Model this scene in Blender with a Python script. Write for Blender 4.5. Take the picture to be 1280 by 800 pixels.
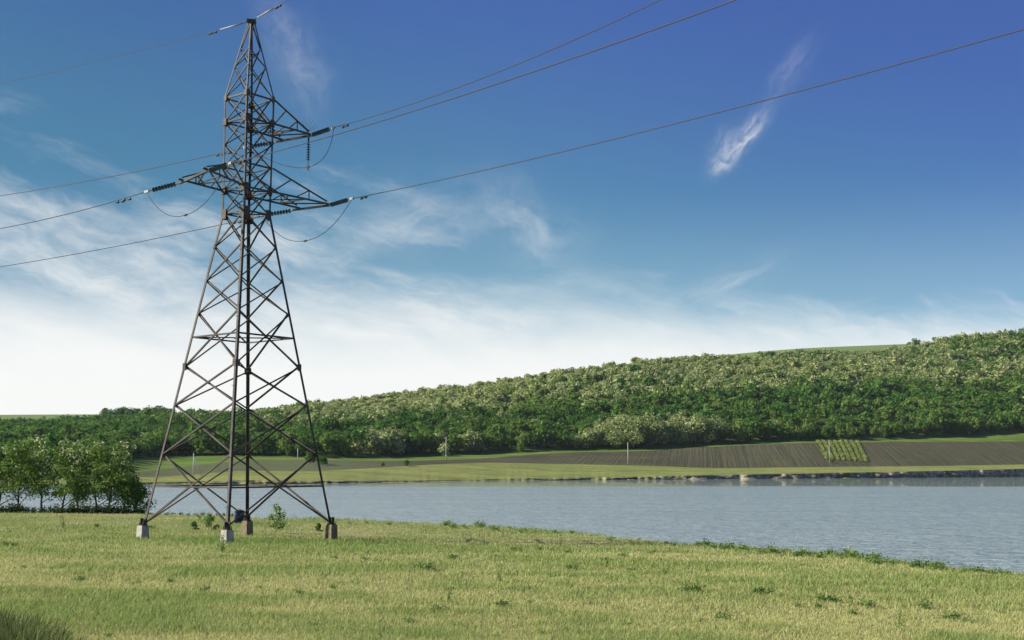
import bpy, math, random
import numpy as np
from mathutils import Vector, Matrix

for o in list(bpy.data.objects):
    bpy.data.objects.remove(o)
SC = bpy.context.scene
COL = SC.collection
rng = np.random.default_rng(7)
random.seed(7)
R = math.radians

# ------------------------------------------------------------------ camera
F_PX, HORIZON, EYE = 1515.0, 582.0, 5.0            # water level is z = 0
PITCH = math.atan((HORIZON - 400) / F_PX)
cam_data = bpy.data.cameras.new('camera')
cam = bpy.data.objects.new('camera', cam_data)
COL.objects.link(cam)
cam.location = (0, 0, EYE)
cam.rotation_euler = (math.pi / 2 + PITCH, 0, 0)
cam_data.sensor_width = 36
cam_data.lens = 36 * F_PX / 1280
cam_data.clip_start = 0.1
cam_data.clip_end = 20000
SC.camera = cam

# ------------------------------------------------------------------ sun
SUN_AZ, SUN_EL = R(186), R(30)                      # azimuth measured from +X towards +Y
sun_dir = Vector((math.cos(SUN_AZ) * math.cos(SUN_EL), math.sin(SUN_AZ) * math.cos(SUN_EL), math.sin(SUN_EL)))
sl = bpy.data.lights.new('sun', 'SUN')
sl.energy = 5.0
sl.angle = R(0.5)
sl.color = (1.0, 0.92, 0.80)
sun = bpy.data.objects.new('sun', sl)
COL.objects.link(sun)
sun.rotation_euler = (-sun_dir).to_track_quat('-Z', 'Y').to_euler()

# ------------------------------------------------------------------ exposure
SC.view_settings.view_transform = 'Standard'
SC.view_settings.look = 'None'
SC.view_settings.exposure = 0.85
SC.view_settings.gamma = 1.0
SC.view_settings.use_curve_mapping = False
SC.render.engine = 'CYCLES'
SC.cycles.max_bounces = 6
SC.cycles.diffuse_bounces = 3
SC.cycles.glossy_bounces = 3
SC.cycles.transmission_bounces = 3
SC.cycles.volume_bounces = 0
SC.cycles.use_denoising = True


# ------------------------------------------------------------------ node helper
class NT:
    def __init__(s, tree):
        s.t = tree
        s.n = tree.nodes
        s.l = tree.links

    def new(s, typ, **kw):
        n = s.n.new(typ)
        for k, v in kw.items():
            setattr(n, k, v)
        return n

    def put(s, sock, v):
        if v is None:
            return
        if isinstance(v, bpy.types.NodeSocket):
            s.l.new(v, sock)
        else:
            if hasattr(sock, 'default_value'):
                if isinstance(v, (tuple, list)) and len(v) == 3 and len(sock.default_value) == 4:
                    v = (*v, 1)
                sock.default_value = v

    def m(s, op, a, b=None, c=None, clamp=False):
        n = s.new('ShaderNodeMath', operation=op, use_clamp=clamp)
        s.put(n.inputs[0], a); s.put(n.inputs[1], b)
        if c is not None:
            s.put(n.inputs[2], c)
        return n.outputs[0]

    def vm(s, op, a, b=None):
        n = s.new('ShaderNodeVectorMath', operation=op)
        s.put(n.inputs[0], a); s.put(n.inputs[1], b)
        return n.outputs[0]

    def xyz(s, v):
        n = s.new('ShaderNodeSeparateXYZ'); s.put(n.inputs[0], v)
        return n.outputs[0], n.outputs[1], n.outputs[2]

    def vec(s, x, y, z):
        n = s.new('ShaderNodeCombineXYZ')
        s.put(n.inputs[0], x); s.put(n.inputs[1], y); s.put(n.inputs[2], z)
        return n.outputs[0]

    def smooth(s, v, a, b, lo=0.0, hi=1.0):
        n = s.new('ShaderNodeMapRange', interpolation_type='SMOOTHSTEP')
        s.put(n.inputs['Value'], v); s.put(n.inputs['From Min'], a); s.put(n.inputs['From Max'], b)
        n.inputs['To Min'].default_value = lo; n.inputs['To Max'].default_value = hi
        return n.outputs[0]

    def noise(s, vec, scale, detail=4.0, rough=0.55, dist=0.0):
        n = s.new('ShaderNodeTexNoise')
        s.put(n.inputs['Vector'], vec); s.put(n.inputs['Scale'], scale)
        n.inputs['Detail'].default_value = detail; n.inputs['Roughness'].default_value = rough
        n.inputs['Distortion'].default_value = dist
        return n.outputs[0]

    def mix(s, f, a, b, blend='MIX'):
        n = s.new('ShaderNodeMix', data_type='RGBA', blend_type=blend)
        s.put(n.inputs[0], f); s.put(n.inputs[6], a); s.put(n.inputs[7], b)
        return n.outputs[2]

    def attr(s, name):
        n = s.new('ShaderNodeAttribute', attribute_name=name)
        return n.outputs['Fac']

    def pos(s):
        return s.new('ShaderNodeNewGeometry').outputs['Position']


# ------------------------------------------------------------------ world: sky and cirrus
world = bpy.data.worlds.new('World')
SC.world = world
world.use_nodes = True
world.node_tree.nodes.clear()
W = NT(world.node_tree)
gen = W.new('ShaderNodeTexCoord').outputs['Generated']
dx, dy, dz = W.xyz(gen)
hyp = W.m('SQRT', W.m('ADD', W.m('MULTIPLY', dx, dx), W.m('MULTIPLY', dy, dy)))
az = W.m('ARCTAN2', dx, dy)
el = W.m('DIVIDE', dz, W.m('MAXIMUM', hyp, 0.02))
sky = W.new('ShaderNodeTexSky', sky_type='NISHITA', sun_disc=False)
sky.sun_elevation = SUN_EL
sky.sun_rotation = R(90) - SUN_AZ + 2 * math.pi
sky.air_density = 1.0; sky.dust_density = 0.6; sky.ozone_density = 4.0
# the deep polarised blue of this sky: the low sky takes the colour found higher up
zz = W.m('ADD', W.m('MULTIPLY', W.m('MAXIMUM', dz, 0.0), 2.3), 0.05)
W.put(sky.inputs['Vector'], W.vm('NORMALIZE', W.vec(dx, dy, zz)))
skyc = W.mix(1.0, sky.outputs['Color'], (0.60, 0.80, 0.89), 'MULTIPLY')
skyc = W.mix(W.smooth(az, 0.10, -0.45), skyc, W.mix(1.0, skyc, (0.62, 0.70, 0.77), 'MULTIPLY'))
top = W.smooth(W.m('ADD', el, W.m('MULTIPLY', az, 0.22)), 0.14, 0.44)
skyc = W.mix(1.0, skyc, W.mix(top, (0.96, 1.22, 0.92), (0.80, 0.77, 1.10)), 'MULTIPLY')
# clouds
p2 = W.vec(az, el, 0.0)
wx = W.m('SUBTRACT', W.noise(p2, 6.0, 4.0, 0.6), 0.5)
wy = W.m('SUBTRACT', W.noise(W.vec(az, el, 4.4), 9.0, 4.0, 0.6), 0.5)
a2 = W.m('ADD', az, W.m('MULTIPLY', wx, 0.10))
e2 = W.m('ADD', W.m('ADD', el, W.m('MULTIPLY', az, 0.22)), W.m('MULTIPLY', wy, 0.045))
n1 = W.noise(W.vec(W.m('MULTIPLY', a2, 4.5), W.m('MULTIPLY', e2, 15.0), 3.1), 1.0, 6.0, 0.58)
n2 = W.noise(W.vec(W.m('MULTIPLY', a2, 14.0), W.m('MULTIPLY', e2, 46.0), 8.7), 1.0, 6.0, 0.62)
nn = W.m('ADD', W.m('MULTIPLY', n1, 0.62), W.m('MULTIPLY', n2, 0.38))
side = W.smooth(W.m('ADD', az, W.m('MULTIPLY', wx, 0.15)), 0.08, -0.22, 0.0, 1.0)
ceil_ = W.m('ADD', 0.165, W.m('MULTIPLY', side, 0.155))
amt = W.smooth(W.m('DIVIDE', el, ceil_), 1.08, 0.50)
cirrus = W.smooth(W.m('ADD', nn, W.m('MULTIPLY', W.m('SUBTRACT', amt, 1.0), 0.22)), 0.37, 0.70)
cirrus = W.m('MULTIPLY', W.m('MULTIPLY', cirrus, W.m('POWER', amt, 0.55)), 0.80)
veil = W.smooth(W.m('ADD', W.m('ADD', el, W.m('MULTIPLY', W.smooth(az, 0.05, 0.38), 0.022)), W.m('MULTIPLY', W.m('SUBTRACT', n1, 0.5), 0.11)), 0.172, 0.070)
veil = W.m('MAXIMUM', W.m('MULTIPLY', veil, 0.96), W.m('MULTIPLY', W.smooth(el, 0.24, 0.09), 0.16))


def feather(a0, e0, ang, length, width, strength, seed):
    da = W.m('SUBTRACT', az, a0); de = W.m('SUBTRACT', el, e0)
    c, s_ = math.cos(ang), math.sin(ang)
    al = W.m('ADD', W.m('MULTIPLY', da, c), W.m('MULTIPLY', de, s_))
    ac = W.m('SUBTRACT', W.m('MULTIPLY', de, c), W.m('MULTIPLY', da, s_))
    f1 = W.noise(W.vec(W.m('MULTIPLY', al, 0.75 / length), W.m('MULTIPLY', ac, 0.3 / width), seed), 1.0, 5.0, 0.58, 0.3)
    ac = W.m('ADD', ac, W.m('MULTIPLY', W.m('SUBTRACT', f1, 0.5), width * 2.4))
    f2 = W.noise(W.vec(W.m('MULTIPLY', al, 1.1 / length), W.m('MULTIPLY', ac, 1.0 / width), seed + 4), 1.0, 5.0, 0.6, 0.3)
    g = W.m('MULTIPLY', W.m('POWER', W.m('DIVIDE', al, length), 2.0), -1.0)
    k = W.m('MULTIPLY', W.m('POWER', W.m('DIVIDE', ac, width), 2.0), -1.0)
    g = W.m('EXPONENT', W.m('ADD', g, k))
    return W.m('MULTIPLY', W.m('MULTIPLY', g, W.smooth(f2, 0.22, 0.82)), strength)




def sky_at(px, py):
    b = (400 - py) / F_PX
    k = math.cos(PITCH) - b * math.sin(PITCH)
    x = (px - 640) / F_PX
    return math.atan2(x, k), (math.sin(PITCH) + b * math.cos(PITCH)) / math.hypot(x, k)


fs = []
for px, py, ang, length, width, strength, sd in ((932, 172, 50, 0.021, 0.0062, 0.85, 1.0), (903, 205, 34, 0.011, 0.006, 0.55, 12.0), (905, 182, 66, 0.015, 0.009, 0.30, 14.0),
                                                 (985, 92, 55, 0.034, 0.008, 0.14, 5.0), (352, 42, -60, 0.030, 0.014, 0.17, 9.0), (378, 88, -78, 0.034, 0.018, 0.19, 15.0),
                                                 (655, 280, -25, 0.045, 0.024, 0.36, 21.0), (905, 355, 22, 0.045, 0.009, 0.28, 25.0), (520, 270, 10, 0.06, 0.024, 0.34, 37.0)):
    a_, e_ = sky_at(px, py)
    fs.append(feather(a_, e_, R(ang), length, width, strength, sd))
cl = W.m('SUBTRACT', W.m('ADD', cirrus, veil), W.m('MULTIPLY', cirrus, veil))
for f_ in fs:
    cl = W.m('ADD', cl, W.m('MULTIPLY', W.m('SUBTRACT', 1.0, cl), f_))
cl = W.m('MULTIPLY', cl, W.m('GREATER_THAN', dz, -0.02), clamp=True)
fade = W.smooth(dy, -0.2, 0.2, 0.35, 1.0)
cl = W.m('MULTIPLY', cl, fade)
skyc = W.mix(cl, skyc, (5.5, 5.5, 5.35))
bg = W.new('ShaderNodeBackground')
W.put(bg.inputs['Color'], skyc)
bg.inputs['Strength'].default_value = 0.10
wo = W.new('ShaderNodeOutputWorld')
W.l.new(bg.outputs[0], wo.inputs['Surface'])


# ------------------------------------------------------------------ picture directions
def ray(px, py):
    b = (400 - py) / F_PX
    c, s = math.cos(PITCH), math.sin(PITCH)
    k = c - b * s
    return (px - 640) / F_PX / k, (s + b * c) / k          # x per metre of depth, z per metre of depth


def zat(px, py, Y):
    return EYE + ray(px, py)[1] * Y


# ------------------------------------------------------------------ materials
def material(name):
    m = bpy.data.materials.new(name)
    m.use_nodes = True
    m.node_tree.nodes.clear()
    n = NT(m.node_tree)
    out = n.new('ShaderNodeOutputMaterial')
    return m, n, out


def principled(n, out, col, rough=0.8, metal=0.0, spec=0.3, normal=None):
    p = n.new('ShaderNodeBsdfPrincipled')
    n.put(p.inputs['Base Color'], col); n.put(p.inputs['Roughness'], rough)
    n.put(p.inputs['Metallic'], metal); n.put(p.inputs['Specular IOR Level'], spec)
    if normal is not None:
        n.put(p.inputs['Normal'], normal)
    n.l.new(p.outputs[0], out.inputs['Surface'])
    return p


def bump(n, h, strength, dist):
    b = n.new('ShaderNodeBump')
    n.put(b.inputs['Height'], h); b.inputs['Strength'].default_value = strength
    b.inputs['Distance'].default_value = dist
    return b.outputs[0]


def leaf_material(name, dark, light, bloom=None, transl=0.35, third=None):
    m, n, out = material(name)
    t = n.attr('tint')
    c = n.mix(t, dark, light)
    if third is not None:
        c = n.mix(n.attr('tone'), c, third)
    if bloom is not None:
        c = n.mix(n.attr('bloom'), c, bloom)
    d = n.new('ShaderNodeBsdfDiffuse'); n.put(d.inputs[0], c)
    tr = n.new('ShaderNodeBsdfTranslucent'); n.put(tr.inputs[0], c)
    ms = n.new('ShaderNodeMixShader'); ms.inputs[0].default_value = transl
    n.l.new(d.outputs[0], ms.inputs[1]); n.l.new(tr.outputs[0], ms.inputs[2])
    n.l.new(ms.outputs[0], out.inputs['Surface'])
    return m


M = {}
M['forest_leaf'] = leaf_material('forest_leaf', (0.028, 0.092, 0.016), (0.110, 0.228, 0.044), (0.46, 0.48, 0.24), 0.38, (0.26, 0.32, 0.08))
M['acacia_leaf'] = leaf_material('acacia_leaf', (0.060, 0.125, 0.026), (0.190, 0.290, 0.065), (0.62, 0.60, 0.36), 0.45)
M['scrub_leaf'] = leaf_material('scrub_leaf', (0.115, 0.195, 0.050), (0.235, 0.330, 0.105), (0.75, 0.75, 0.70), 0.35)
M['shade_leaf'] = leaf_material('shade_leaf', (0.020, 0.045, 0.012), (0.055, 0.095, 0.022), None, 0.25)  # shade below the lakeside trees is put into this dark leaf colour
M['grass_blade'] = leaf_material('grass_blade', (0.205, 0.305, 0.082), (0.500, 0.495, 0.205), (0.62, 0.56, 0.34), 0.42, (0.36, 0.26, 0.12))


M['shaded_tuft_leaf'] = leaf_material('shaded_tuft_leaf', (0.040, 0.075, 0.020), (0.230, 0.260, 0.100), None, 0.3)  # corner shadow is put into the dark colour of these tall blades


def bark():
    m, n, out = material('bark')
    p = n.pos()
    v = n.noise(n.vm('MULTIPLY', p, (9, 9, 2.5)), 1.0, 6, 0.65)
    c = n.mix(v, (0.035, 0.027, 0.020), (0.14, 0.115, 0.09))
    principled(n, out, c, 0.95, normal=bump(n, v, 0.8, 0.05))
    return m


M['bark'] = bark()


def steel():
    m, n, out = material('painted_steel')
    p = n.pos()
    a = n.noise(p, 1.3, 5, 0.6)
    b = n.noise(n.vm('MULTIPLY', p, (6, 6, 1.2)), 2.0, 5, 0.7)
    c = n.mix(n.smooth(a, 0.35, 0.65), (0.085, 0.072, 0.058), (0.036, 0.031, 0.026))
    c = n.mix(n.smooth(b, 0.56, 0.72), c, (0.065, 0.038, 0.024))
    principled(n, out, c, 0.65, 0.0, 0.25)
    return m


M['steel'] = steel()


def flat(name, c1, c2, scale, rough, metal=0.0, bmp=0.0, spec=0.3):
    m, n, out = material(name)
    p = n.pos()
    v = n.noise(p, scale, 6, 0.65)
    c = n.mix(n.smooth(v, 0.3, 0.7), c1, c2)
    principled(n, out, c, rough, metal, spec, bump(n, v, bmp, 0.03) if bmp else None)
    return m


M['concrete'] = flat('footing_concrete', (0.24, 0.22, 0.19), (0.42, 0.40, 0.35), 5, 0.9, 0, 0.5)
M['rust_concrete'] = flat('stained_concrete', (0.11, 0.085, 0.055), (0.24, 0.19, 0.12), 9, 0.9, 0, 0.5)
M['pole_concrete'] = flat('pole_concrete', (0.40, 0.39, 0.36), (0.52, 0.50, 0.46), 4, 0.9)
M['wire'] = flat('weathered_wire', (0.022, 0.022, 0.024), (0.05, 0.05, 0.052), 30, 0.6, 0.0)
M['galv'] = flat('bright_fitting', (0.18, 0.18, 0.18), (0.30, 0.30, 0.29), 30, 0.5, 0.2)
M['darkmetal'] = flat('dark_fitting', (0.03, 0.03, 0.03), (0.06, 0.055, 0.05), 30, 0.6, 0.4)
M['navy'] = flat('navy_canvas', (0.010, 0.018, 0.055), (0.022, 0.034, 0.09), 14, 0.8, 0, 0.4)
M['black'] = flat('black_canvas', (0.010, 0.010, 0.012), (0.02, 0.02, 0.022), 14, 0.8)


def glassm():
    m, n, out = material('insulator_glass')
    v = n.noise(n.pos(), 8, 3)
    principled(n, out, n.mix(v, (0.012, 0.024, 0.020), (0.035, 0.055, 0.045)), 0.12, 0, 0.6)
    return m


M['glass'] = glassm()


# ------------------------------------------------------------------ mesh building
def mesh_np(name, V, Fc, mat, parent=None, attrs=None, smooth=False, link=True):
    V = np.asarray(V, np.float32); Fc = np.asarray(Fc, np.int32)
    me = bpy.data.meshes.new(name)
    k = Fc.shape[1]
    me.vertices.add(len(V)); me.vertices.foreach_set('co', V.ravel())
    me.loops.add(Fc.size); me.loops.foreach_set('vertex_index', Fc.ravel())
    me.polygons.add(len(Fc)); me.polygons.foreach_set('loop_start', np.arange(0, Fc.size, k, dtype=np.int32))
    for an, av in (attrs or {}).items():
        a = me.attributes.new(an, 'FLOAT', 'FACE')
        a.data.foreach_set('value', np.asarray(av, np.float32))
    me.update(calc_edges=True)
    me.polygons.foreach_set('use_smooth', np.full(len(Fc), smooth, dtype=bool))
    if mat:
        me.materials.append(mat)
    o = bpy.data.objects.new(name, me)
    if link:
        COL.objects.link(o)
    if parent:
        o.parent = parent
    return o


class MB:
    """Collects shapes; build() links them as one mesh object."""
    def __init__(s):
        s.v = []; s.f = []

    def add(s, vs, fs):
        b = len(s.v)
        s.v += [tuple(v) for v in vs]
        s.f += [tuple(i + b for i in f) for f in fs]

    def frame(s, p0, p1):
        d = (Vector(p1) - Vector(p0)).normalized()
        a = Vector((0, 0, 1)) if abs(d.z) < 0.9 else Vector((1, 0, 0))
        e1 = d.cross(a).normalized()
        return d, e1, d.cross(e1).normalized()

    def angle(s, p0, p1, e1, e2, w, t):
        """an L section along p0-p1; flanges run along e1 and e2"""
        p0, p1, e1, e2 = Vector(p0), Vector(p1), Vector(e1), Vector(e2)
        pr = [(0, 0), (w, 0), (w, t), (t, t), (t, w), (0, w)]
        vs = [p + e1 * a + e2 * b for p in (p0, p1) for a, b in pr]
        fs = [(i, (i + 1) % 6, 6 + (i + 1) % 6, 6 + i) for i in range(6)]
        fs += [(0, 3, 2, 1), (0, 5, 4, 3), (6, 7, 8, 9), (6, 9, 10, 11)]
        s.add(vs, fs)

    def bar(s, p0, p1, w, h=None):
        h = h or w
        d, e1, e2 = s.frame(p0, p1)
        vs = [Vector(p) + e1 * a * w / 2 + e2 * b * h / 2 for p in (p0, p1) for a, b in ((-1, -1), (1, -1), (1, 1), (-1, 1))]
        s.add(vs, [(0, 1, 5, 4), (1, 2, 6, 5), (2, 3, 7, 6), (3, 0, 4, 7), (0, 3, 2, 1), (4, 5, 6, 7)])

    def box(s, c, e1, e2, e3, a, b, h):
        c, e1, e2, e3 = Vector(c), Vector(e1), Vector(e2), Vector(e3)
        vs = [c + e1 * x * a / 2 + e2 * y * b / 2 + e3 * z * h / 2 for z in (-1, 1) for x, y in ((-1, -1), (1, -1), (1, 1), (-1, 1))]
        s.add(vs, [(0, 1, 5, 4), (1, 2, 6, 5), (2, 3, 7, 6), (3, 0, 4, 7), (0, 3, 2, 1), (4, 5, 6, 7)])

    def tube(s, pts, rad, n=6):
        pts = [Vector(p) for p in pts]
        rs = rad if isinstance(rad, (list, tuple)) else [rad] * len(pts)
        b = len(s.v); ref = None
        for i, p in enumerate(pts):
            d = (pts[min(i + 1, len(pts) - 1)] - pts[max(i - 1, 0)]).normalized()
            if ref is None:
                ref = Vector((0, 0, 1)) if abs(d.z) < 0.9 else Vector((1, 0, 0))
            e1 = d.cross(ref).normalized(); e2 = d.cross(e1).normalized()
            ref = -e2 if e2.dot(ref) < 0 else e2
            for k in range(n):
                a = 2 * math.pi * k / n
                s.v.append(tuple(p + (e1 * math.cos(a) + e2 * math.sin(a)) * rs[i]))
        for i in range(len(pts) - 1):
            for k in range(n):
                s.f.append((b + i * n + k, b + i * n + (k + 1) % n, b + (i + 1) * n + (k + 1) % n, b + (i + 1) * n + k))
        s.f.append(tuple(b + k for k in range(n - 1, -1, -1)))
        s.f.append(tuple(b + (len(pts) - 1) * n + k for k in range(n)))

    def lathe(s, prof, n=14, ax=None):
        """profile of (radius, height) turned about z"""
        b = len(s.v)
        for r_, h in prof:
            for k in range(n):
                a = 2 * math.pi * k / n
                s.v.append((r_ * math.cos(a), r_ * math.sin(a), h))
        for i in range(len(prof) - 1):
            for k in range(n):
                s.f.append((b + i * n + k, b + i * n + (k + 1) % n, b + (i + 1) * n + (k + 1) % n, b + (i + 1) * n + k))
        s.f.append(tuple(b + k for k in range(n - 1, -1, -1)))
        s.f.append(tuple(b + (len(prof) - 1) * n + k for k in range(n)))

    def build(s, name, mat, parent=None, smooth=False, link=True):
        me = bpy.data.meshes.new(name)
        me.from_pydata(s.v, [], s.f)
        me.update()
        if smooth:
            me.polygons.foreach_set('use_smooth', [True] * len(me.polygons))
        me.materials.append(mat)
        o = bpy.data.objects.new(name, me)
        if link:
            COL.objects.link(o)
        if parent:
            o.parent = parent
        return o


def tag(o, label, cat, group=None, kind=None):
    o['label'] = label; o['category'] = cat
    if group: o['group'] = group
    if kind: o['kind'] = kind
    return o


def thing(name, label, cat, loc=(0, 0, 0), rz=0, group=None):
    o = bpy.data.objects.new(name, None)
    o.empty_display_size = 0.3
    COL.objects.link(o)
    o.location = loc; o.rotation_euler = (0, 0, rz)
    return tag(o, label, cat, group)


def copy_tree(o, parent=None):
    c = o.copy(); COL.objects.link(c)
    if parent: c.parent = parent
    for ch in list(o.children):
        copy_tree(ch, c)
    return c


def structure(o):
    o['kind'] = 'structure'
    return o


# ------------------------------------------------------------------ meadow on the near bank
def vnoise(x, y, seed=0):
    """smooth value noise, vectorised, in -1..1"""
    x = np.asarray(x, float); y = np.asarray(y, float)
    xi = np.floor(x).astype(np.int64); yi = np.floor(y).astype(np.int64)
    fx = x - xi; fy = y - yi
    fx = fx * fx * (3 - 2 * fx); fy = fy * fy * (3 - 2 * fy)

    def h(a, b):
        n = (a * 374761393 + b * 668265263 + seed * 974711) & 0x7fffffff
        n = ((n ^ (n >> 13)) * 1274126177) & 0x7fffffff
        return ((n ^ (n >> 16)) & 0xffff) / 32767.5 - 1
    return (h(xi, yi) * (1 - fx) + h(xi + 1, yi) * fx) * (1 - fy) + (h(xi, yi + 1) * (1 - fx) + h(xi + 1, yi + 1) * fx) * fy


def fbm(x, y, seed=0, oct=4):
    s = 0; a = 1.0; t = 0
    for i in range(oct):
        s = s + a * vnoise(x * 2 ** i, y * 2 ** i, seed + i * 17); t += a; a *= 0.5
    return s / t


def base_z(X, Y):
    z = np.interp(Y, [-80, 0, 8, 45, 90], [3.7, 3.35, 3.22, 2.3, 2.2])
    return z - 0.015 * (np.asarray(X) + 10) + 0.05 * fbm(np.asarray(X) * 0.25, np.asarray(Y) * 0.25, 3)


EDGE_PX = [(-700, 640), (0, 641), (180, 642), (330, 648), (400, 648), (450, 649.5), (520, 653), (560, 655), (650, 660.5), (750, 668.5), (850, 680), (950, 686.5), (1050, 694.5), (1150, 707), (1280, 719.5), (1400, 737)]
ex, ey = [], []
for px, py in EDGE_PX:
    u, w = ray(px, py)
    Y = 50.0
    for _ in range(40):
        Y = (float(base_z(u * Y, Y)) - EYE) / w * 0.5 + Y * 0.5
    ex.append(u * Y); ey.append(Y)
ex += [22, 30, 45, 90]; ey += [14, 2, -15, -60]


def edge_y(X):
    return np.interp(X, ex, ey) + 0.5 * vnoise(np.asarray(X) * 0.7, np.asarray(X) * 0, 5) + 0.25 * vnoise(np.asarray(X) * 2.1, np.asarray(X) * 0, 6)


def meadow_z(X, Y):
    X = np.asarray(X, float); Y = np.asarray(Y, float)
    d = Y - edge_y(X)
    z = base_z(X, Y)
    s = np.clip(d / 3.2, 0, 1)
    return z - (z + 0.8) * s * s * (3 - 2 * s)


def hit_meadow(px, py):
    u, w = ray(px, py)
    Y = 40.0
    for _ in range(60):
        Y = (float(base_z(u * Y, Y)) - EYE) / w * 0.5 + Y * 0.5
    return u * Y, Y, float(meadow_z(u * Y, Y))


xs = np.concatenate([np.linspace(-90, -40, 40)[:-1], np.linspace(-40, 30, 200), np.linspace(30, 85, 40)[1:]])
ts = np.concatenate([np.linspace(0, 0.97, 170), np.linspace(0.97, 1.06, 40)[1:]])
XX = np.repeat(xs[:, None], len(ts), 1)
E_ = edge_y(xs)[:, None]
YY = -80 + (E_ + 80) * ts[None, :]
YY = np.where(ts[None, :] > 1, E_ + (ts[None, :] - 1) / 0.06 * 6.0, YY)
ZZ = meadow_z(XX, YY)


def grid_faces(a, b):
    i, j = np.meshgrid(np.arange(a - 1), np.arange(b - 1), indexing='ij')
    q = (i * b + j).ravel()
    return np.stack([q, q + b, q + b + 1, q + 1], 1)


def meadow_mat():
    m, n, out = material('meadow_ground')
    p = n.pos()
    a = n.noise(p, 0.35, 5, 0.6)
    b = n.noise(n.vm('MULTIPLY', p, (7, 3, 7)), 1.0, 6, 0.7)
    c = n.mix(n.smooth(a, 0.35, 0.65), (0.165, 0.205, 0.065), (0.280, 0.275, 0.125))
    c = n.mix(n.smooth(b, 0.45, 0.75), c, (0.085, 0.105, 0.028))
    principled(n, out, c, 1.0, spec=0.05, normal=bump(n, b, 0.9, 0.12))
    return m


meadow = mesh_np('meadow', np.stack([XX, YY, ZZ], -1).reshape(-1, 3), grid_faces(*XX.shape), meadow_mat(), smooth=True)
structure(meadow)

# ------------------------------------------------------------------ far side of the lake, by sighted columns
# px: list of (py, depth) for waterline, bank top, field bottom, field top, wood foot, crest, behind crest
PROF = {
    -900: [(608, 300), (604, 304), (601, 320), (600.5, 322), (600, 330), (534, 1050), (518.5, 1500)],
    0:    [(608, 300), (604.5, 304), (602, 320), (601.5, 322), (600, 330), (534, 1050), (518.5, 1500)],
    90:   [(607, 305), (604, 309), (600, 330), (599, 334), (595, 350), (532, 1050), (518, 1500)],
    150:  [(605.5, 315), (603.5, 318), (597, 350), (594, 360), (577, 440), (527, 980), (518, 1500)],
    200:  [(604.5, 335), (603, 337), (596, 372), (587, 415), (572, 500), (525, 820), (519, 1500)],
    300:  [(604.5, 340), (600.5, 342), (589, 405), (576.5, 470), (571, 505), (524, 790), (522, 1500)],
    400:  [(604, 345), (601, 347), (588.5, 410), (575.5, 480), (573, 500), (512, 800), (520, 1500)],
    500:  [(602.5, 372), (601, 375), (583, 442), (576, 492), (571, 540), (500, 840), (505, 1500)],
    600:  [(601, 402), (599.5, 405), (578.5, 490), (573, 530), (568, 572), (488, 870), (492, 1500)],
    700:  [(600, 424), (597, 427), (580, 512), (566, 580), (563.5, 604), (472, 900), (476, 1500)],
    800:  [(599.3, 440), (596, 442), (582, 522), (564, 602), (562, 616), (458, 940), (460, 1500)],
    900:  [(599, 455), (593.5, 457), (585, 535), (558, 630), (556.5, 642), (453, 970), (445, 1500)],
    1000: [(598.3, 473), (592, 475), (584, 552), (554, 652), (552, 668), (448, 1000), (436, 1500)],
    1100: [(597.3, 498), (590, 500), (583, 575), (552.5, 680), (550.5, 696), (444, 1050), (431.5, 1500)],
    1200: [(596.2, 528), (588, 530), (582, 602), (552, 702), (546, 728), (430, 1100), (428, 1500)],
    1280: [(595, 558), (586, 560), (580.5, 625), (552, 722), (541.5, 762), (423, 1150), (426, 1500)],
    1500: [(594, 610), (583, 612), (577, 680), (548, 790), (536, 830), (410, 1200), (420, 1500)],
    2200: [(592, 760), (579, 762), (570, 860), (542, 960), (530, 1000), (410, 1300), (418, 1500)],
}
CPX = np.array(sorted(PROF), float)
CY = np.array([[d for _, d in PROF[int(p)]] for p in CPX], float)
CZ = np.array([[zat(640, py, d) for py, d in PROF[int(p)]] for p in CPX], float)
CZ[:, 0] = -0.05
CZ[:, 1] = np.maximum(CZ[:, 1], 0.35)
CY = np.concatenate([CY[:, :1] - 14, CY, np.full((len(CPX), 1), 2600.0)], 1)
CZ = np.concatenate([CZ[:, :1] * 0 - 1.4, CZ, CZ[:, -1:] * 0.6], 1)


def catmull(px, A):
    """smooth interpolation of the control columns"""
    px = np.clip(np.asarray(px, float), CPX[0], CPX[-1])
    out = np.empty((len(px), A.shape[1]))
    from_ = np.clip(np.searchsorted(CPX, px, 'right') - 1, 0, len(CPX) - 2)
    t = (px - CPX[from_]) / (CPX[from_ + 1] - CPX[from_])
    sl_ = np.gradient(A, CPX, axis=0)
    h = (CPX[from_ + 1] - CPX[from_])[:, None]
    t = t[:, None]
    m0 = sl_[from_] * h; m1 = sl_[from_ + 1] * h
    return (2 * t**3 - 3 * t**2 + 1) * A[from_] + (t**3 - 2 * t**2 + t) * m0 + (-2 * t**3 + 3 * t**2) * A[from_ + 1] + (t**3 - t**2) * m1


def far_profile(px):
    px = np.atleast_1d(np.asarray(px, float))
    Yk = catmull(px, CY); Zk = catmull(px, CZ)
    w = 1.6 * vnoise(px * 0.05, px * 0, 31) + 0.8 * vnoise(px * 0.21, px * 0, 33)
    Yk[:, 0:3] += w[:, None]
    Yk[:, 4:7] += (2.0 * vnoise(px * 0.02, px * 0, 35))[:, None]
    Yk = np.maximum.accumulate(Yk + np.arange(Yk.shape[1]) * 0.02, axis=1)
    return Yk, Zk


def far_z(px, Y):
    Yk, Zk = far_profile(px)
    return np.array([np.interp(y, a, b) for y, a, b in zip(np.atleast_1d(Y), Yk, Zk)])


pxs = np.concatenate([np.linspace(-900, -100, 90)[:-1], np.linspace(-100, 1380, 900), np.linspace(1380, 2200, 90)[1:]])
Yk, Zk = far_profile(pxs)
Uk = (pxs - 640) / F_PX / (math.cos(PITCH) - (400 - 570) / F_PX * math.sin(PITCH))


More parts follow.
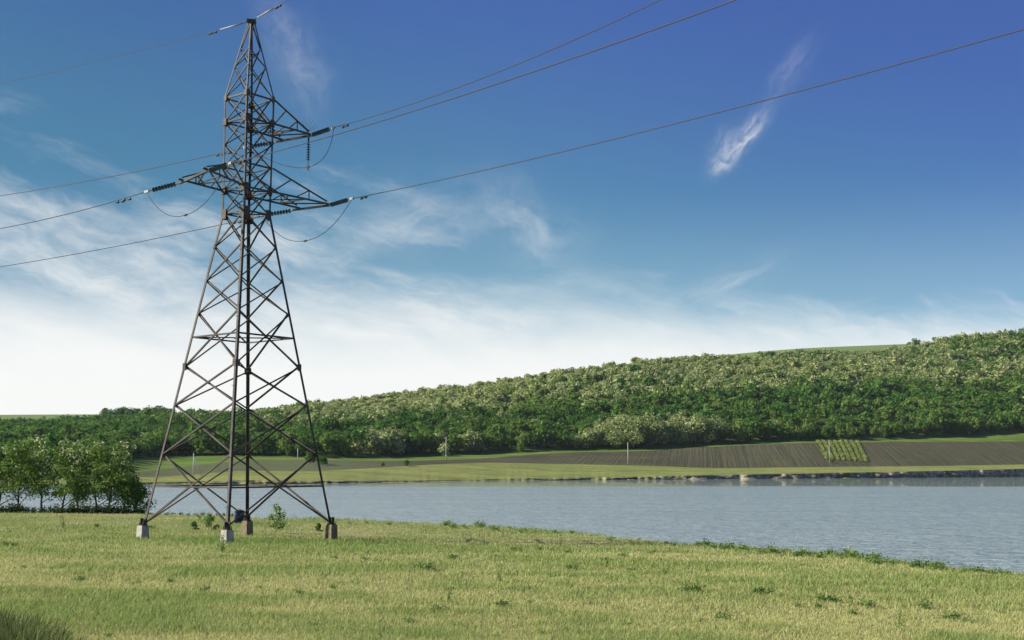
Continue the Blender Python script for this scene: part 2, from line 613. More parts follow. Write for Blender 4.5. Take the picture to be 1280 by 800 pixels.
def far_strip(name, k0, k1, rows, mat, rough=0.0, seed=1, face=False, smooth=True):
    V = []
    for r in range(rows + 1):
        t = r / rows
        Y = Yk[:, k0] * (1 - t) + Yk[:, k1] * t
        Z = Zk[:, k0] * (1 - t) + Zk[:, k1] * t
        amp = rough * math.sin(math.pi * t) ** 0.7 if 0 < t < 1 else 0
        X = Uk * Y
        n = fbm(X * 0.05, Y * 0.05, seed) * amp
        if face and 0 < t < 1:      # an eroded face: ribs and hollows along the shore
            rib = fbm(X * 0.16, X * 0 + t * 1.3, seed, 5)
            Y = Y + rib * 3.6 * math.sin(math.pi * t); X = Uk * Y
        V.append(np.stack([X, Y, Z + n], -1))
    V = np.stack(V, 1)
    o = mesh_np(name, V.reshape(-1, 3), grid_faces(len(pxs), rows + 1), mat, smooth=smooth)
    return structure(o)


def far_grass_mat():
    m, n, out = material('far_grass')
    p = n.pos()
    a = n.noise(n.vm('MULTIPLY', p, (0.018, 0.075, 0.0)), 1.0, 6, 0.65)
    b = n.noise(n.vm('MULTIPLY', p, (0.25, 0.5, 0.2)), 1.0, 5, 0.7)
    c = n.mix(n.smooth(a, 0.36, 0.64), (0.085, 0.150, 0.028), (0.225, 0.230, 0.068))
    c = n.mix(n.smooth(b, 0.50, 0.70), c, (0.055, 0.100, 0.022))
    t = n.noise(n.vm('MULTIPLY', p, (0.10, 0.9, 0.3)), 1.0, 6, 0.75)
    c = n.mix(n.m('MULTIPLY', n.smooth(t, 0.44, 0.60), 0.75), c, (0.27, 0.26, 0.11))
    principled(n, out, c, 1.0, spec=0.05, normal=bump(n, b, 1.0, 0.5))
    return m


def cliff_mat():
    m, n, out = material('eroded_earth')
    p = n.pos()
    a = n.noise(n.vm('MULTIPLY', p, (0.45, 0.08, 0.9)), 1.0, 6, 0.75)
    c = n.mix(n.smooth(a, 0.42, 0.66), (0.15, 0.128, 0.085), (0.50, 0.44, 0.31))
    x, y, z = n.xyz(p)
    g = n.noise(n.vm('MULTIPLY', p, (0.2, 0.2, 0.2)), 1.0, 5, 0.6)
    c = n.mix(n.smooth(g, 0.56, 0.64), c, (0.07, 0.11, 0.03))
    # the left half of the shore is grassed over
    left = n.smooth(n.m('DIVIDE', x, y), 0.02, 0.16, 1.0, 0.0)
    c = n.mix(n.m('MULTIPLY', left, 0.65), c, (0.13, 0.155, 0.05))
    principled(n, out, c, 1.0, spec=0.05, normal=bump(n, a, 0.8, 1.0))
    return m


def field_mat():
    m, n, out = material('ploughed_earth')
    p = n.pos()
    x, y, z = n.xyz(p)
    across = n.m('SUBTRACT', x, n.m('MULTIPLY', y, 0.157))
    wob = n.noise(n.vm('MULTIPLY', p, (0.03, 0.012, 0)), 1.0, 4)
    s = n.noise(n.vec(n.m('ADD', n.m('MULTIPLY', across, 0.8), wob), n.m('MULTIPLY', y, 0.006), 0.0), 1.0, 5, 0.75)
    big = n.noise(n.vm('MULTIPLY', p, (0.02, 0.03, 0)), 1.0, 4)
    right = n.smooth(x, 60, 105)
    c = n.mix(n.smooth(s, 0.40, 0.60), (0.052, 0.048, 0.031), (0.104, 0.093, 0.061))
    c2 = n.mix(n.smooth(big, 0.35, 0.65), (0.055, 0.050, 0.034), (0.085, 0.076, 0.052))
    c = n.mix(n.m('ADD', n.m('MULTIPLY', right, 0.8), 0.12), c2, c)
    weed = n.noise(n.vm('MULTIPLY', p, (0.06, 0.10, 0)), 1.0, 6, 0.7)
    c = n.mix(n.m('MULTIPLY', n.smooth(weed, 0.52, 0.66), 0.6), c, (0.095, 0.125, 0.042))
    c = n.mix(0.22, c, (0.075, 0.090, 0.040))
    lf = n.smooth(n.m('DIVIDE', x, y), -0.06, -0.16, 0.0, 0.75)
    c = n.mix(lf, c, n.mix(weed, (0.085, 0.105, 0.050), (0.125, 0.150, 0.070)))
    principled(n, out, c, 1.0, spec=0.05, normal=bump(n, s, 0.9, 0.7))
    return m


def margin_mat():
    m, n, out = material('field_margin_grass')
    p = n.pos()
    a = n.noise(n.vm('MULTIPLY', p, (0.04, 0.10, 0.1)), 1.0, 6, 0.65)
    c = n.mix(n.smooth(a, 0.35, 0.65), (0.070, 0.135, 0.024), (0.140, 0.190, 0.045))
    principled(n, out, c, 1.0, spec=0.05, normal=bump(n, a, 0.8, 0.8))
    return m


def hill_mat():
    m, n, out = material('hill_ground')
    p = n.pos()
    a = n.noise(n.vm('MULTIPLY', p, (0.02, 0.02, 0.0)), 1.0, 6, 0.65)
    c = n.mix(n.smooth(a, 0.35, 0.65), (0.05, 0.085, 0.022), (0.09, 0.12, 0.035))
    x, y, z = n.xyz(p)
    c = n.mix(n.smooth(y, 1180, 1300), c, n.mix(a, (0.11, 0.17, 0.05), (0.16, 0.21, 0.07)))
    principled(n, out, c, 1.0, spec=0.05)
    return m


fg = far_grass_mat()
far_strip('lake_bed_slope', 0, 1, 2, cliff_mat())
far_strip('eroded_bank', 1, 2, 8, cliff_mat(), 0.0, 11, face=True)
far_strip('far_meadow', 2, 3, 24, fg, 0.5, 12)
far_strip('ploughed_field', 3, 4, 16, field_mat(), 0.25, 13)
far_strip('field_margin', 4, 5, 10, margin_mat(), 0.4, 14)
far_strip('hill', 5, 6, 40, hill_mat(), 1.5, 15)
far_strip('hilltop_field', 6, 7, 24, hill_mat(), 0.0, 16)
far_strip('hill_back_slope', 7, 8, 8, hill_mat(), 0.0, 17)


# ------------------------------------------------------------------ lake
def water_mat():
    m, n, out = material('lake_water')
    p = n.pos()
    x, y, z = n.xyz(p)
    a = n.noise(n.vm('MULTIPLY', p, (0.75, 1.5, 1)), 1.0, 4, 0.6, 0.4)
    b = n.noise(n.vm('MULTIPLY', p, (2.6, 4.6, 1)), 1.0, 3, 0.6, 0.3)
    c = n.noise(n.vm('MULTIPLY', p, (0.02, 0.09, 1)), 1.0, 4, 0.6)
    d = n.noise(n.vm('MULTIPLY', p, (0.22, 0.55, 1)), 1.0, 3, 0.6, 0.5)
    h = n.m('ADD', n.m('ADD', n.m('MULTIPLY', a, 0.8), n.m('MULTIPLY', b, 0.34)), n.m('MULTIPLY', d, 1.6))
    calm = n.smooth(n.m('ADD', y, n.m('MULTIPLY', n.m('SUBTRACT', c, 0.5), 40.0)), 286, 304, 1.0, 0.10)
    gust = n.smooth(c, 0.3, 0.7, 0.75, 1.15)
    bm = n.new('ShaderNodeBump')
    n.put(bm.inputs['Height'], n.m('MULTIPLY', h, n.m('MULTIPLY', calm, gust)))
    bm.inputs['Strength'].default_value = 1.0
    bm.inputs['Distance'].default_value = 0.45
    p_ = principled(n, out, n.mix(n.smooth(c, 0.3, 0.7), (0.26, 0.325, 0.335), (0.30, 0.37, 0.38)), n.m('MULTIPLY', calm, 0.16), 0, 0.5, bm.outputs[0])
    p_.inputs['IOR'].default_value = 1.333
    return m


lx = np.linspace(-900, 1200, 22); ly = np.linspace(-120, 1020, 20)
LX, LY = np.meshgrid(lx, ly, indexing='ij')
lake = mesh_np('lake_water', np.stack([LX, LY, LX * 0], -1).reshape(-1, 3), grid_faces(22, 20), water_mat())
structure(lake)

# ------------------------------------------------------------------ foliage
def leaf_quads(C, S, N, rg, aspect=0.6):
    """diamond leaves at C, half-length S, facing roughly N"""
    k = len(C)
    N = N / np.maximum(np.linalg.norm(N, axis=1, keepdims=True), 1e-6)
    r_ = rg.normal(size=(k, 3))
    t1 = np.cross(N, r_); t1 /= np.maximum(np.linalg.norm(t1, axis=1, keepdims=True), 1e-6)
    t2 = np.cross(N, t1)
    S = np.broadcast_to(np.asarray(S, float), (k,))[:, None]
    V = np.stack([C + t1 * S, C + t2 * S * aspect, C - t1 * S, C - t2 * S * aspect], 1)
    return V.reshape(-1, 3)


def quads(n):
    return np.arange(n * 4, dtype=np.int32).reshape(-1, 4)


def crown_points(rg, n, lobes, flat=0.85, spread=0.62):
    """leaf centres and normals for a unit crown centred at 0 made of lobes; also the lobe number"""
    L = rg.normal(size=(lobes, 3)); L /= np.linalg.norm(L, axis=1, keepdims=True)
    L *= spread * rg.uniform(0.35, 1.1, (lobes, 1)); L[:, 2] *= flat
    rad = rg.uniform(0.30, 0.52, lobes)
    k = rg.integers(0, lobes, n)
    d = rg.normal(size=(n, 3)); d /= np.linalg.norm(d, axis=1, keepdims=True)
    rr = rad[k] * rg.uniform(0.45, 1.05, n) ** 0.6
    P = L[k] + d * rr[:, None]
    N = d * 0.7 + rg.normal(size=(n, 3)) * 0.5 + np.array([0, 0, 0.25])
    return P, N, k


def make_templates(count, n, lobes, half, seed):
    rg = np.random.default_rng(seed)
    out = []
    for i in range(count):
        P, N, k = crown_points(rg, n, lobes)
        V = leaf_quads(P, half * rg.uniform(0.7, 1.3, n), N, rg)
        out.append((V, rg.random(n), k))
    return out


TREES = []        # (x, y, z, radius, height_scale, bloom, tone, template kind)
wood_front = []


def bloom_line(px):
    return np.interp(px, [200, 300, 400, 500, 600, 700, 800, 900, 1000, 1100, 1200, 1280], [500, 518, 528, 520, 509, 498, 491, 488, 480, 474, 472, 466])


def scr_py(Y, z):
    c, s = math.cos(PITCH), math.sin(PITCH)
    d = Y * c + (z - EYE) * s; u = -Y * s + (z - EYE) * c
    return 400 - F_PX * u / d


step = 5.7
gx, gy = np.meshgrid(np.arange(-640, 800, step), np.arange(325, 1230, step * 1.05), indexing='ij')
gx = gx.ravel() + rng.uniform(-2.6, 2.6, gx.size); gy = gy.ravel() + rng.uniform(-2.6, 2.6, gy.size)
gpx = 640 + gx / gy * F_PX * (math.cos(PITCH) - (400 - 540) / F_PX * math.sin(PITCH))
ok = (gpx > -170) & (gpx < 1450)
gx, gy, gpx = gx[ok], gy[ok], gpx[ok]
gYk, gZk = far_profile(gpx)
ok = (gy > gYk[:, 5] + 5) & (gy < gYk[:, 6] + 8)
gx, gy, gpx, gYk, gZk = gx[ok], gy[ok], gpx[ok], gYk[ok], gZk[ok]
gz = np.array([np.interp(y, a, b) for y, a, b in zip(gy, gYk, gZk)])
tt = (gy - gYk[:, 5]) / (gYk[:, 6] - gYk[:, 5])
# leave clearings and thin the wood near the left crest, where fields begin
clear = ((gpx < 200) & (tt > np.interp(gpx, [80, 175], [0.90, 1.02]) + 0.03 * fbm(gpx * 0.08, gpx * 0, 72))) | (fbm(gx * 0.035, gy * 0.035, 71) < -0.47)
ok = ~clear
gx, gy, gpx, gYk, gz, tt = gx[ok], gy[ok], gpx[ok], gYk[ok], gz[ok], tt[ok]
size = rng.uniform(2.2, 3.7, len(gx)) * (1 + 0.28 * fbm(gx * 0.02, gy * 0.02, 44)) * np.where((rng.random(len(gx)) < 0.14) & (tt < 0.8), 1.45, 1.0) * np.where(tt < 0.5, 1.12, 1.0) * np.where((gpx > 1185) & (tt > 0.7), 1.3, 1.0)
cpy = scr_py(gy, gz + size * 1.6)
lim_ = bloom_line(gpx) + 9 * fbm(gpx * 0.03, gy * 0.012, 51)
pb = 1 / (1 + np.exp(-(lim_ - cpy) / 3.0)) * (0.86 - 0.25 * np.clip((gpx - 1180) / 80, 0, 1))
pb = np.where(gpx < 230, 0.03, pb) * np.where((gpx > 1190) & (tt > 0.7), 0.5, 1.0)
blossom = np.where(rng.random(len(gx)) < pb, rng.uniform(0.45, 0.95, len(gx)), 0.0)
extra = (rng.random(len(gx)) < 0.010) & (gpx > 230)
blossom = np.where(extra, 0.9, blossom)
for cx, cy, rx, ry in ((475, 553, 34, 16), (590, 552, 16, 9), (785, 545, 62, 26), (855, 540, 45, 22), (80, 560, 10, 8)):
    inside = ((gpx - cx) / rx) ** 2 + ((cpy - cy) / ry) ** 2 < 1
    blossom = np.where(inside & (rng.random(len(gx)) < 0.85), rng.uniform(0.55, 0.85, len(gx)), blossom)
tone = np.clip(0.16 + 0.5 * fbm(gx * 0.012, gy * 0.012, 61) + rng.normal(0, 0.16, len(gx)) + np.where(blossom > 0, 0.35, 0.0), 0, 0.9)
tone = np.where(gpx < 190, tone * 0.45, tone)
front = (gy - gYk[:, 5]) < 15
order = np.argsort(gy - gYk[:, 5])
fr = [i for i in order if front[i]][:300]
is_front = np.zeros(len(gx), bool); is_front[fr] = True

T_near = make_templates(7, 380, 13, 0.140, 100)
T_far = make_templates(7, 200, 11, 0.185, 200)


def wood_mesh(idx, name):
    Vs, ti, bl, to = [], [], [], []
    for i in idx:
        T = T_near if gy[i] < 720 else T_far
        V, t, k = T[rng.integers(len(T))]
        a = rng.uniform(0, 6.28); c, s = math.cos(a), math.sin(a)
        sc = size[i]
        hs = rng.uniform(0.85, 1.2)
        x = (V[:, 0] * c - V[:, 1] * s) * sc * 1.25 + gx[i]
        y = (V[:, 0] * s + V[:, 1] * c) * sc * 1.25 + gy[i]
        z = V[:, 2] * sc * 1.15 * hs + gz[i] + sc * (0.55 + 0.55 * hs)
        Vs.append(np.stack([x, y, z], 1))
        ti.append(np.clip(t * 0.6 + rng.uniform(-0.1, 0.4), 0, 1))
        zr = V.reshape(-1, 4, 3).mean(1)[:, 2]
        bl.append(np.where(rng.random(len(t)) < blossom[i] * np.clip(0.85 + zr * 0.4, 0.2, 1), rng.uniform(0.3, 0.95, len(t)), 0))
        to.append(np.full(len(t), tone[i]))
    V = np.concatenate(Vs)
    n = len(V) // 4
    return mesh_np(name, V, quads(n), M['forest_leaf'], attrs={'tint': np.concatenate(ti), 'bloom': np.concatenate(bl), 'tone': np.concatenate(to)})


rest = np.where(~is_front)[0]
wood = wood_mesh(rest, 'wood')
tag(wood, 'dense green and cream flowering wood covering the hillside across the lake', 'wood', kind='stuff')
print('wood trees', len(rest), 'front', len(fr), 'quads', len(wood.data.polygons))


# ------------------------------------------------------------------ single trees
def limb_tree(rg, h, trunk_r, nl, spread, crown_from, lean=0.1):
    """trunk and limbs as one tube mesh; returns the mesh builder and the limb tips"""
    mb = MB(); tips = []
    top = Vector((rg.uniform(-lean, lean) * h, rg.uniform(-lean, lean) * h, h * 0.86))
    pts = []
    for i in range(7):
        t = i / 6
        pts.append(Vector((top.x * t + rg.normal() * 0.03 * h * t, top.y * t + rg.normal() * 0.03 * h * t, -0.15 + (top.z + 0.15) * t)))
    mb.tube(pts, [trunk_r * (1.25 if i == 0 else 1 - 0.13 * i) for i in range(7)], 7)
    tips.append(pts[-1])
    for k in range(nl):
        t = crown_from + (0.95 - crown_from) * (k + rg.uniform(0, 1)) / nl
        i = min(int(t * 6), 5); p = pts[i].lerp(pts[i + 1], t * 6 - i)
        a = k * 2.4 + rg.uniform(-0.4, 0.4)
        ln = spread * (1.15 - 0.65 * t) * rg.uniform(0.75, 1.15)
        d = Vector((math.cos(a), math.sin(a), rg.uniform(0.35, 0.8))).normalized()
        q = p + d * ln * 0.55 + Vector((0, 0, 0.04 * h)); e = p + d * ln + Vector((0, 0, rg.uniform(0.0, 0.10) * h))
        r0 = trunk_r * 0.45 * (1.1 - t * 0.6)
        mb.tube([p, q, e], [r0, r0 * 0.65, r0 * 0.25], 5)
        tips.append(e); tips.append(q)
        for _ in range(2):
            b = rg.uniform(0, 6.28)
            e2 = q + Vector((math.cos(b), math.sin(b), rg.uniform(0.1, 0.9))) * ln * 0.42
            mb.tube([q, e2], [r0 * 0.4, r0 * 0.15], 4); tips.append(e2)
    return mb, tips


def foliage(rg, tips, per, rad, half, bloom_p, droop=0.0, top_z=1.0):
    C, N = [], []
    for t in tips:
        n = max(3, int(per * rg.uniform(0.6, 1.4)))
        d = rg.normal(size=(n, 3)); d /= np.linalg.norm(d, axis=1, keepdims=True)
        r_ = rad * rg.uniform(0.65, 1.3) * rg.uniform(0.15, 1.0, n) ** 0.5
        P = np.array(t) + d * r_[:, None] * np.array([1, 1, 0.75])
        C.append(P); N.append(d * 0.55 + rg.normal(size=(n, 3)) * 0.6 + np.array([0, 0, 0.3]))
    C = np.concatenate(C); N = np.concatenate(N)
    V = leaf_quads(C, half * rg.uniform(0.6, 1.4, len(C)), N, rg, 0.5)
    z = C[:, 2] / max(C[:, 2].max(), 0.1)
    # blossom hangs in small bunches: spatial noise picks them
    clump = fbm(C[:, 0] * 2.2 + C[:, 2] * 1.7, C[:, 1] * 2.2 - C[:, 2] * 1.3, int(rg.integers(1000)), 2)
    b = np.where((clump > 0.12) & (rg.random(len(C)) < bloom_p * np.clip(z * 1.7 - 0.45, 0.05, 1.2)), rg.uniform(0.55, 1, len(C)), 0)
    return V, {'tint': rg.random(len(C)), 'bloom': b, 'tone': np.zeros(len(C))}


def tree_thing(name, label, cat, loc, h, nl, spread, crown_from, per, rad, half, bloom_p, seed, mat, group=None, trunk_r=None):
    rg = np.random.default_rng(seed)
    t = thing(name, label, cat, loc, 0, group)
    mb, tips = limb_tree(rg, h, trunk_r or h * 0.018, nl, spread, crown_from)
    mb.build('trunk', M['bark'], t, True)
    V, at = foliage(rg, tips, per, rad, half, bloom_p)
    mesh_np('crown', V, quads(len(V) // 4), M[mat], t, at)
    return t


# front row of the wood: single trees
protos = []
for s in range(8):
    rg = np.random.default_rng(900 + s)
    bp = (0, 0, 0, 0, 0, 0.75, 0.75, 0.9)[s]
    root = thing('woodland_tree', '', 'tree')
    mb = MB()
    mb.tube([(0, 0, -0.3), (0.1, 0.05, 2.2), (0.2, -0.1, 4.2)], [0.2, 0.16, 0.08], 6)
    mb.build('trunk', M['bark'], root, True)
    P, N, k = crown_points(rg, 620, 13, 0.95, 0.66)
    P = P * np.array([4.2, 4.2, 3.7]) + np.array([0, 0, 3.7])
    N += 0
    V = leaf_quads(P, 0.52 * rg.uniform(0.6, 1.35, len(P)), N, rg)
    V[:, 2] = np.maximum(V[:, 2], 0.05)
    tr = rg.random(13)
    at = {'tint': np.clip(rg.random(len(P)) * 0.6 + tr[k] * 0.3, 0, 1), 'tone': np.full(len(P), (0.05, 0.15, 0.3, 0.1, 0.45, 0.4, 0.5, 0.4)[s]),
          'bloom': np.where(rg.random(len(P)) < bp * (0.4 + 0.6 * tr[k]), rg.uniform(0.6, 1, len(P)), 0)}
    mesh_np('crown', V, quads(len(P)), M['forest_leaf'], root, at)
    protos.append(root)
first_used = [False] * 8
for i in fr:
    b = blossom[i] > 0
    s = int(rng.integers(5, 8)) if b else int(rng.integers(0, 5))
    if not first_used[s]:
        o = protos[s]; first_used[s] = True
    else:
        o = copy_tree(protos[s])
    o.location = (gx[i], gy[i], gz[i])
    o.rotation_euler = (0, 0, rng.uniform(0, 6.28))
    q = size[i] / 4.0 * rng.uniform(1.0, 1.5) * (1.25 if (b and 725 < gpx[i] < 915) else 1.0)
    o.scale = (q, q, q * rng.uniform(0.9, 1.2))
    if b:
        tag(o, 'cream flowering tree along the foot of the hillside wood', 'tree', 'cream flowering trees at the foot of the wood')
    else:
        tag(o, 'green round-crowned tree along the foot of the hillside wood', 'tree', 'green trees at the foot of the wood')
for s in range(8):
    if not first_used[s]:
        for ch in list(protos[s].children): bpy.data.objects.remove(ch)
        bpy.data.objects.remove(protos[s])

# the big pale flowering clump at the foot of the wood, right of centre, and two smaller ones
def blossom_proto(seed):
    rg = np.random.default_rng(seed)
    root = thing('flowering_tree', '', 'tree')
    mb = MB(); mb.tube([(0, 0, -0.3), (0.2, 0, 3.5), (0.1, 0.2, 7.0)], [0.28, 0.22, 0.10], 6); mb.build('trunk', M['bark'], root, True)
    P, N, k = crown_points(rg, 1900, 18, 0.95, 0.66)
    P = P * np.array([6.0, 6.0, 6.2]) + np.array([0, 0, 6.0]); P[:, 2] = np.maximum(P[:, 2], 0.1)
    tr = rg.random(18)
    V = leaf_quads(P, 0.40 * rg.uniform(0.6, 1.35, len(P)), N, rg); V[:, 2] = np.maximum(V[:, 2], 0.05)
    b = np.where(rg.random(len(P)) < 0.55 + 0.35 * tr[k], rg.uniform(0.35, 0.9, len(P)), 0)
    mesh_np('crown', V, quads(len(P)), M['forest_leaf'], root, {'tint': rg.random(len(P)), 'tone': np.full(len(P), 0.45), 'bloom': b})
    return root


BP = [blossom_proto(950 + i) for i in range(3)]
used_b = [False] * 3
for j, (px, dy_, q, lab) in enumerate([(722, 0, 0.50, 'smallest cream bush at the left foot of the big pale flowering clump'), (742, 2, 0.78, None), (762, 3, 1.0, None), (783, 5, 1.22, None), (806, 6, 1.28, None), (792, -3, 0.8, None), (770, -3, 0.75, None), (826, 2, 0.92, None), (845, 4, 1.05, None), (866, 6, 1.15, None), (889, 6, 1.05, None), (905, 4, 0.8, None),
                                       (470, 4, 0.85, 'l'), (488, 6, 0.95, 'l'), (500, 3, 0.7, 'l'), (578, 3, 0.62, 'm'), (594, 4, 0.60, 'm')]):
    k = j % 3
    if used_b[k]: o = copy_tree(BP[k])
    else: o = BP[k]; used_b[k] = True
    q *= 1.2
    Yb = float(far_profile([px])[0][0, 5]) + 6 + dy_
    o.location = (ray(px, 560)[0] * Yb, Yb, float(far_z([px], [Yb])[0])); o.rotation_euler = (0, 0, rng.uniform(0, 6.28)); o.scale = (q, q, q)
    if lab is None: tag(o, 'tall cream flowering tree in the big pale clump at the foot of the wood', 'tree', 'trees of the big pale flowering clump')
    elif lab == 'l': tag(o, 'cream flowering tree in the pale clump right of the tower at the wood edge', 'tree', 'trees of the pale clump right of the tower')
    elif lab == 'm': tag(o, 'rounded cream flowering tree beside the slim blossom tree and its pole', 'tree', 'pair of rounded flowering trees near the pole')
    else: tag(o, lab, 'tree')

# skyline trees on the far left hill and on the right crest
SKY_T = [(132, 516, 4.6), (139, 516.5, 3.9), (146, 516, 4.4), (154, 516.5, 4.4), (162, 517, 4.2), (169, 517.5, 3.6), (186, 518, 4.0), (196, 518, 4.4), (205, 519, 3.6), (213, 520, 3.2)]


def far_copy(px, Y, q, s, label, group=None, qz=1.0):
    u = ray(px, 560)[0]
    o = copy_tree(protos[s])
    o.location = (u * Y, Y, float(far_z([px], [Y])[0]))
    o.rotation_euler = (0, 0, rng.uniform(0, 6.28)); o.scale = (q, q, q * qz)
    return tag(o, label, 'tree', group)


for j, (px, py, q) in enumerate(SKY_T):
    far_copy(px, 1120 + rng.uniform(-20, 20), q / 4.0 * 1.5, int(rng.integers(0, 4)), 'dark tree on the skyline of the hill left of the tower', 'skyline trees left of the tower')
for px, Y, q in ((1142, 1180, 1.0), (1150, 1175, 1.35), (1176, 1150, 1.2), (1206, 1140, 1.1)):
    far_copy(px, Y, q, int(rng.integers(0, 4)), 'dark tree standing up on the right hand skyline of the wood', 'trees on the right skyline')
for px, Y, q, s, lab in ((555, 548, 0.85, 6, 'slim cream blossom tree standing apart behind a pole at the field edge'),
                         (650, 588, 0.75, 2, 'bright green rounded tree standing alone on the grass before the wood'),
                         (388, 452, 0.72, 1, 'wide green bush on the ploughed field just right of the tower leg'),
                         (403, 440, 0.60, 0, 'dark green bush beside the tower right leg across the lake'),
                         (508, 446, 0.34, 3, 'small round dark bush casting shade on the far grassy shore'),
                         (478, 440, 0.28, 4, 'smallest pale green bush on the far grassy shore')):
    far_copy(px, Y, q, s, lab)
far_copy(108, 480, 1.0, 7, 'pale blossom tree seen above the row of lakeside trees on the left')
far_copy(1037 + 3, 575, 0.28, 0, 'low dark bush at the lower corner of the vineyard')

# ------------------------------------------------------------------ vineyard
vm_ = leaf_material('vine_leaf', (0.13, 0.19, 0.045), (0.26, 0.31, 0.09), None, 0.35)
u0 = [(1022, 1033), (1029, 1040), (1036, 1047), (1043, 1054), (1050, 1061), (1057, 1068), (1064, 1075), (1071, 1082)]
for j, (pt, pb_) in enumerate(u0):
    rg = np.random.default_rng(700 + j)
    ks = np.linspace(0, 1, 900)
    yb = 585 + 2 * j / 8; yt = 668 + j
    Y = yb + (yt - yb) * ks
    px = pb_ + (pt - pb_) * ks
    X = ray(0, 560)[0] * 0 + (px - 640) / F_PX / (math.cos(PITCH) + 0.106 * math.sin(PITCH)) * Y
    Z = far_z(px, Y)
    C = np.stack([X + rg.normal(0, 0.42, 900), Y, Z + rg.uniform(0.2, 1.1, 900)], 1)
    V = leaf_quads(C, rg.uniform(0.3, 0.5, 900), rg.normal(size=(900, 3)) + np.array([0, 0, 0.4]), rg)
    o = mesh_np('vine_row', V, quads(900), vm_, None, {'tint': rg.uniform(0.5, 1, 900), 'bloom': np.zeros(900), 'tone': np.zeros(900)})
    tag(o, 'leafy green vine row in the small plot between the brown fields', 'vines', 'rows of the far vineyard')

# ------------------------------------------------------------------ utility poles across the lake
def utility_pole(px, py_top, py_bot, Y, label, strut=False):
    u = ray(px, 575)[0]
    x = u * Y
    z = float(far_z([px], [Y])[0])
    h = max(4.0, (py_bot - py_top) / F_PX * Y)
    t = thing('utility_pole', label, 'pole', (x, Y, z))
    m = MB(); m.tube([(0, 0, -0.3), (0, 0, h * 0.5), (0, 0, h)], [0.17, 0.14, 0.11], 8); m.build('post', M['pole_concrete'], t, True)
    m = MB(); m.bar((-0.55, 0, h - 0.45), (0.55, 0, h - 0.45), 0.09); m.build('crossarm', M['darkmetal'], t)
    for dx_ in (-0.48, 0.48, 0):
        m = MB(); m.lathe([(0.03, 0), (0.05, 0.03), (0.05, 0.09), (0.03, 0.13)], 8)
        o = m.build('insulator', M['galv'], t); o.location = (dx_, 0, h - 0.41 if dx_ else h)
    if strut:
        m = MB(); m.tube([(2.9, 0.2, -0.2), (0.12, 0.02, h * 0.80)], [0.15, 0.11], 8); m.build('strut', M['pole_concrete'], t, True)
    return t


utility_pole(785, 553, 581, 522, 'pale utility pole in front of the flowering trees at the ploughed field')
utility_pole(1037, 552, 579, 575, 'pale utility pole standing in the green vineyard plot')
utility_pole(242, 566, 594, 378, 'pale utility pole propped by a slanting strut, seen through the tower', True)
utility_pole(372, 561, 576, 478, 'grey utility pole at the edge of the wood behind the bush')
utility_pole(557.5, 548, 576, 505, 'pale utility pole before the slim cream blossom tree')

# ------------------------------------------------------------------ lattice tower
TX, TY, ROT = -10.015, 44.897, R(6.602)
LV = [2.87, 5.41, 7.20, 8.63, 10.61, 11.85, 13.13, 14.41, 15.32, 16.20, 17.08, 17.94, 18.91, 20.12, 20.83, 21.92]
RD = [3.382, 2.848, 2.469, 2.151, 1.736, 1.477, 1.213, 0.900, 0.932, 0.945, 0.947, 0.949, 0.944, 0.644, 0.426, 0.136]


def node(k, z):
    r_ = float(np.interp(z, LV, RD))
    a = ROT + k * math.pi / 2
    return Vector((r_ * math.cos(a), r_ * math.sin(a), z))


tower = thing('lattice_tower', 'tall dark steel lattice power tower standing on four concrete footings in the meadow', 'power tower', (TX, TY, 0))


def kdir(k):
    a = ROT + k * math.pi / 2
    return Vector((math.cos(a), math.sin(a), 0))


for k in range(4):
    mb = MB()
    d1 = (kdir(k + 1) - kdir(k)).normalized(); d2 = (kdir(k - 1) - kdir(k)).normalized()
    segs = [(0, 7, 0.098, 0.014), (7, 12, 0.074, 0.012), (12, 15, 0.056, 0.010)]
    for a, b, w, t in segs:
        mb.angle(node(k, LV[a]), node(k, LV[b]), d1, d2, w, t)
    mb.build('leg', M['steel'], tower)


def face_axes(k):
    a, b = kdir(k), kdir(k + 1)
    d = (b - a).normalized()
    inn = (-(a + b)).normalized()
    return d, inn


def brace(k, z0, z1, name, w, t, flip, inset):
    """angle brace on the face between leg k and leg k+1; starts on leg k at z0 and ends on leg k+1 at z1"""
    d, inn = face_axes(k)
    p0 = node(k, z0) + d * 0.05 + inn * inset; p1 = node(k + 1, z1) - d * 0.05 + inn * inset
    ax = (p1 - p0).normalized()
    e1 = ax.cross(inn).normalized()
    if e1.z < 0: e1 = -e1
    p0 = p0 - e1 * w / 2; p1 = p1 - e1 * w / 2
    mb = MB()
    if flip:
        p0 = p0 + e1 * w; p1 = p1 + e1 * w
        mb.angle(p0, p1, -e1, inn, w, t)
    else:
        mb.angle(p0, p1, e1, inn, w, t)
    return mb.build(name, M['steel'], tower)


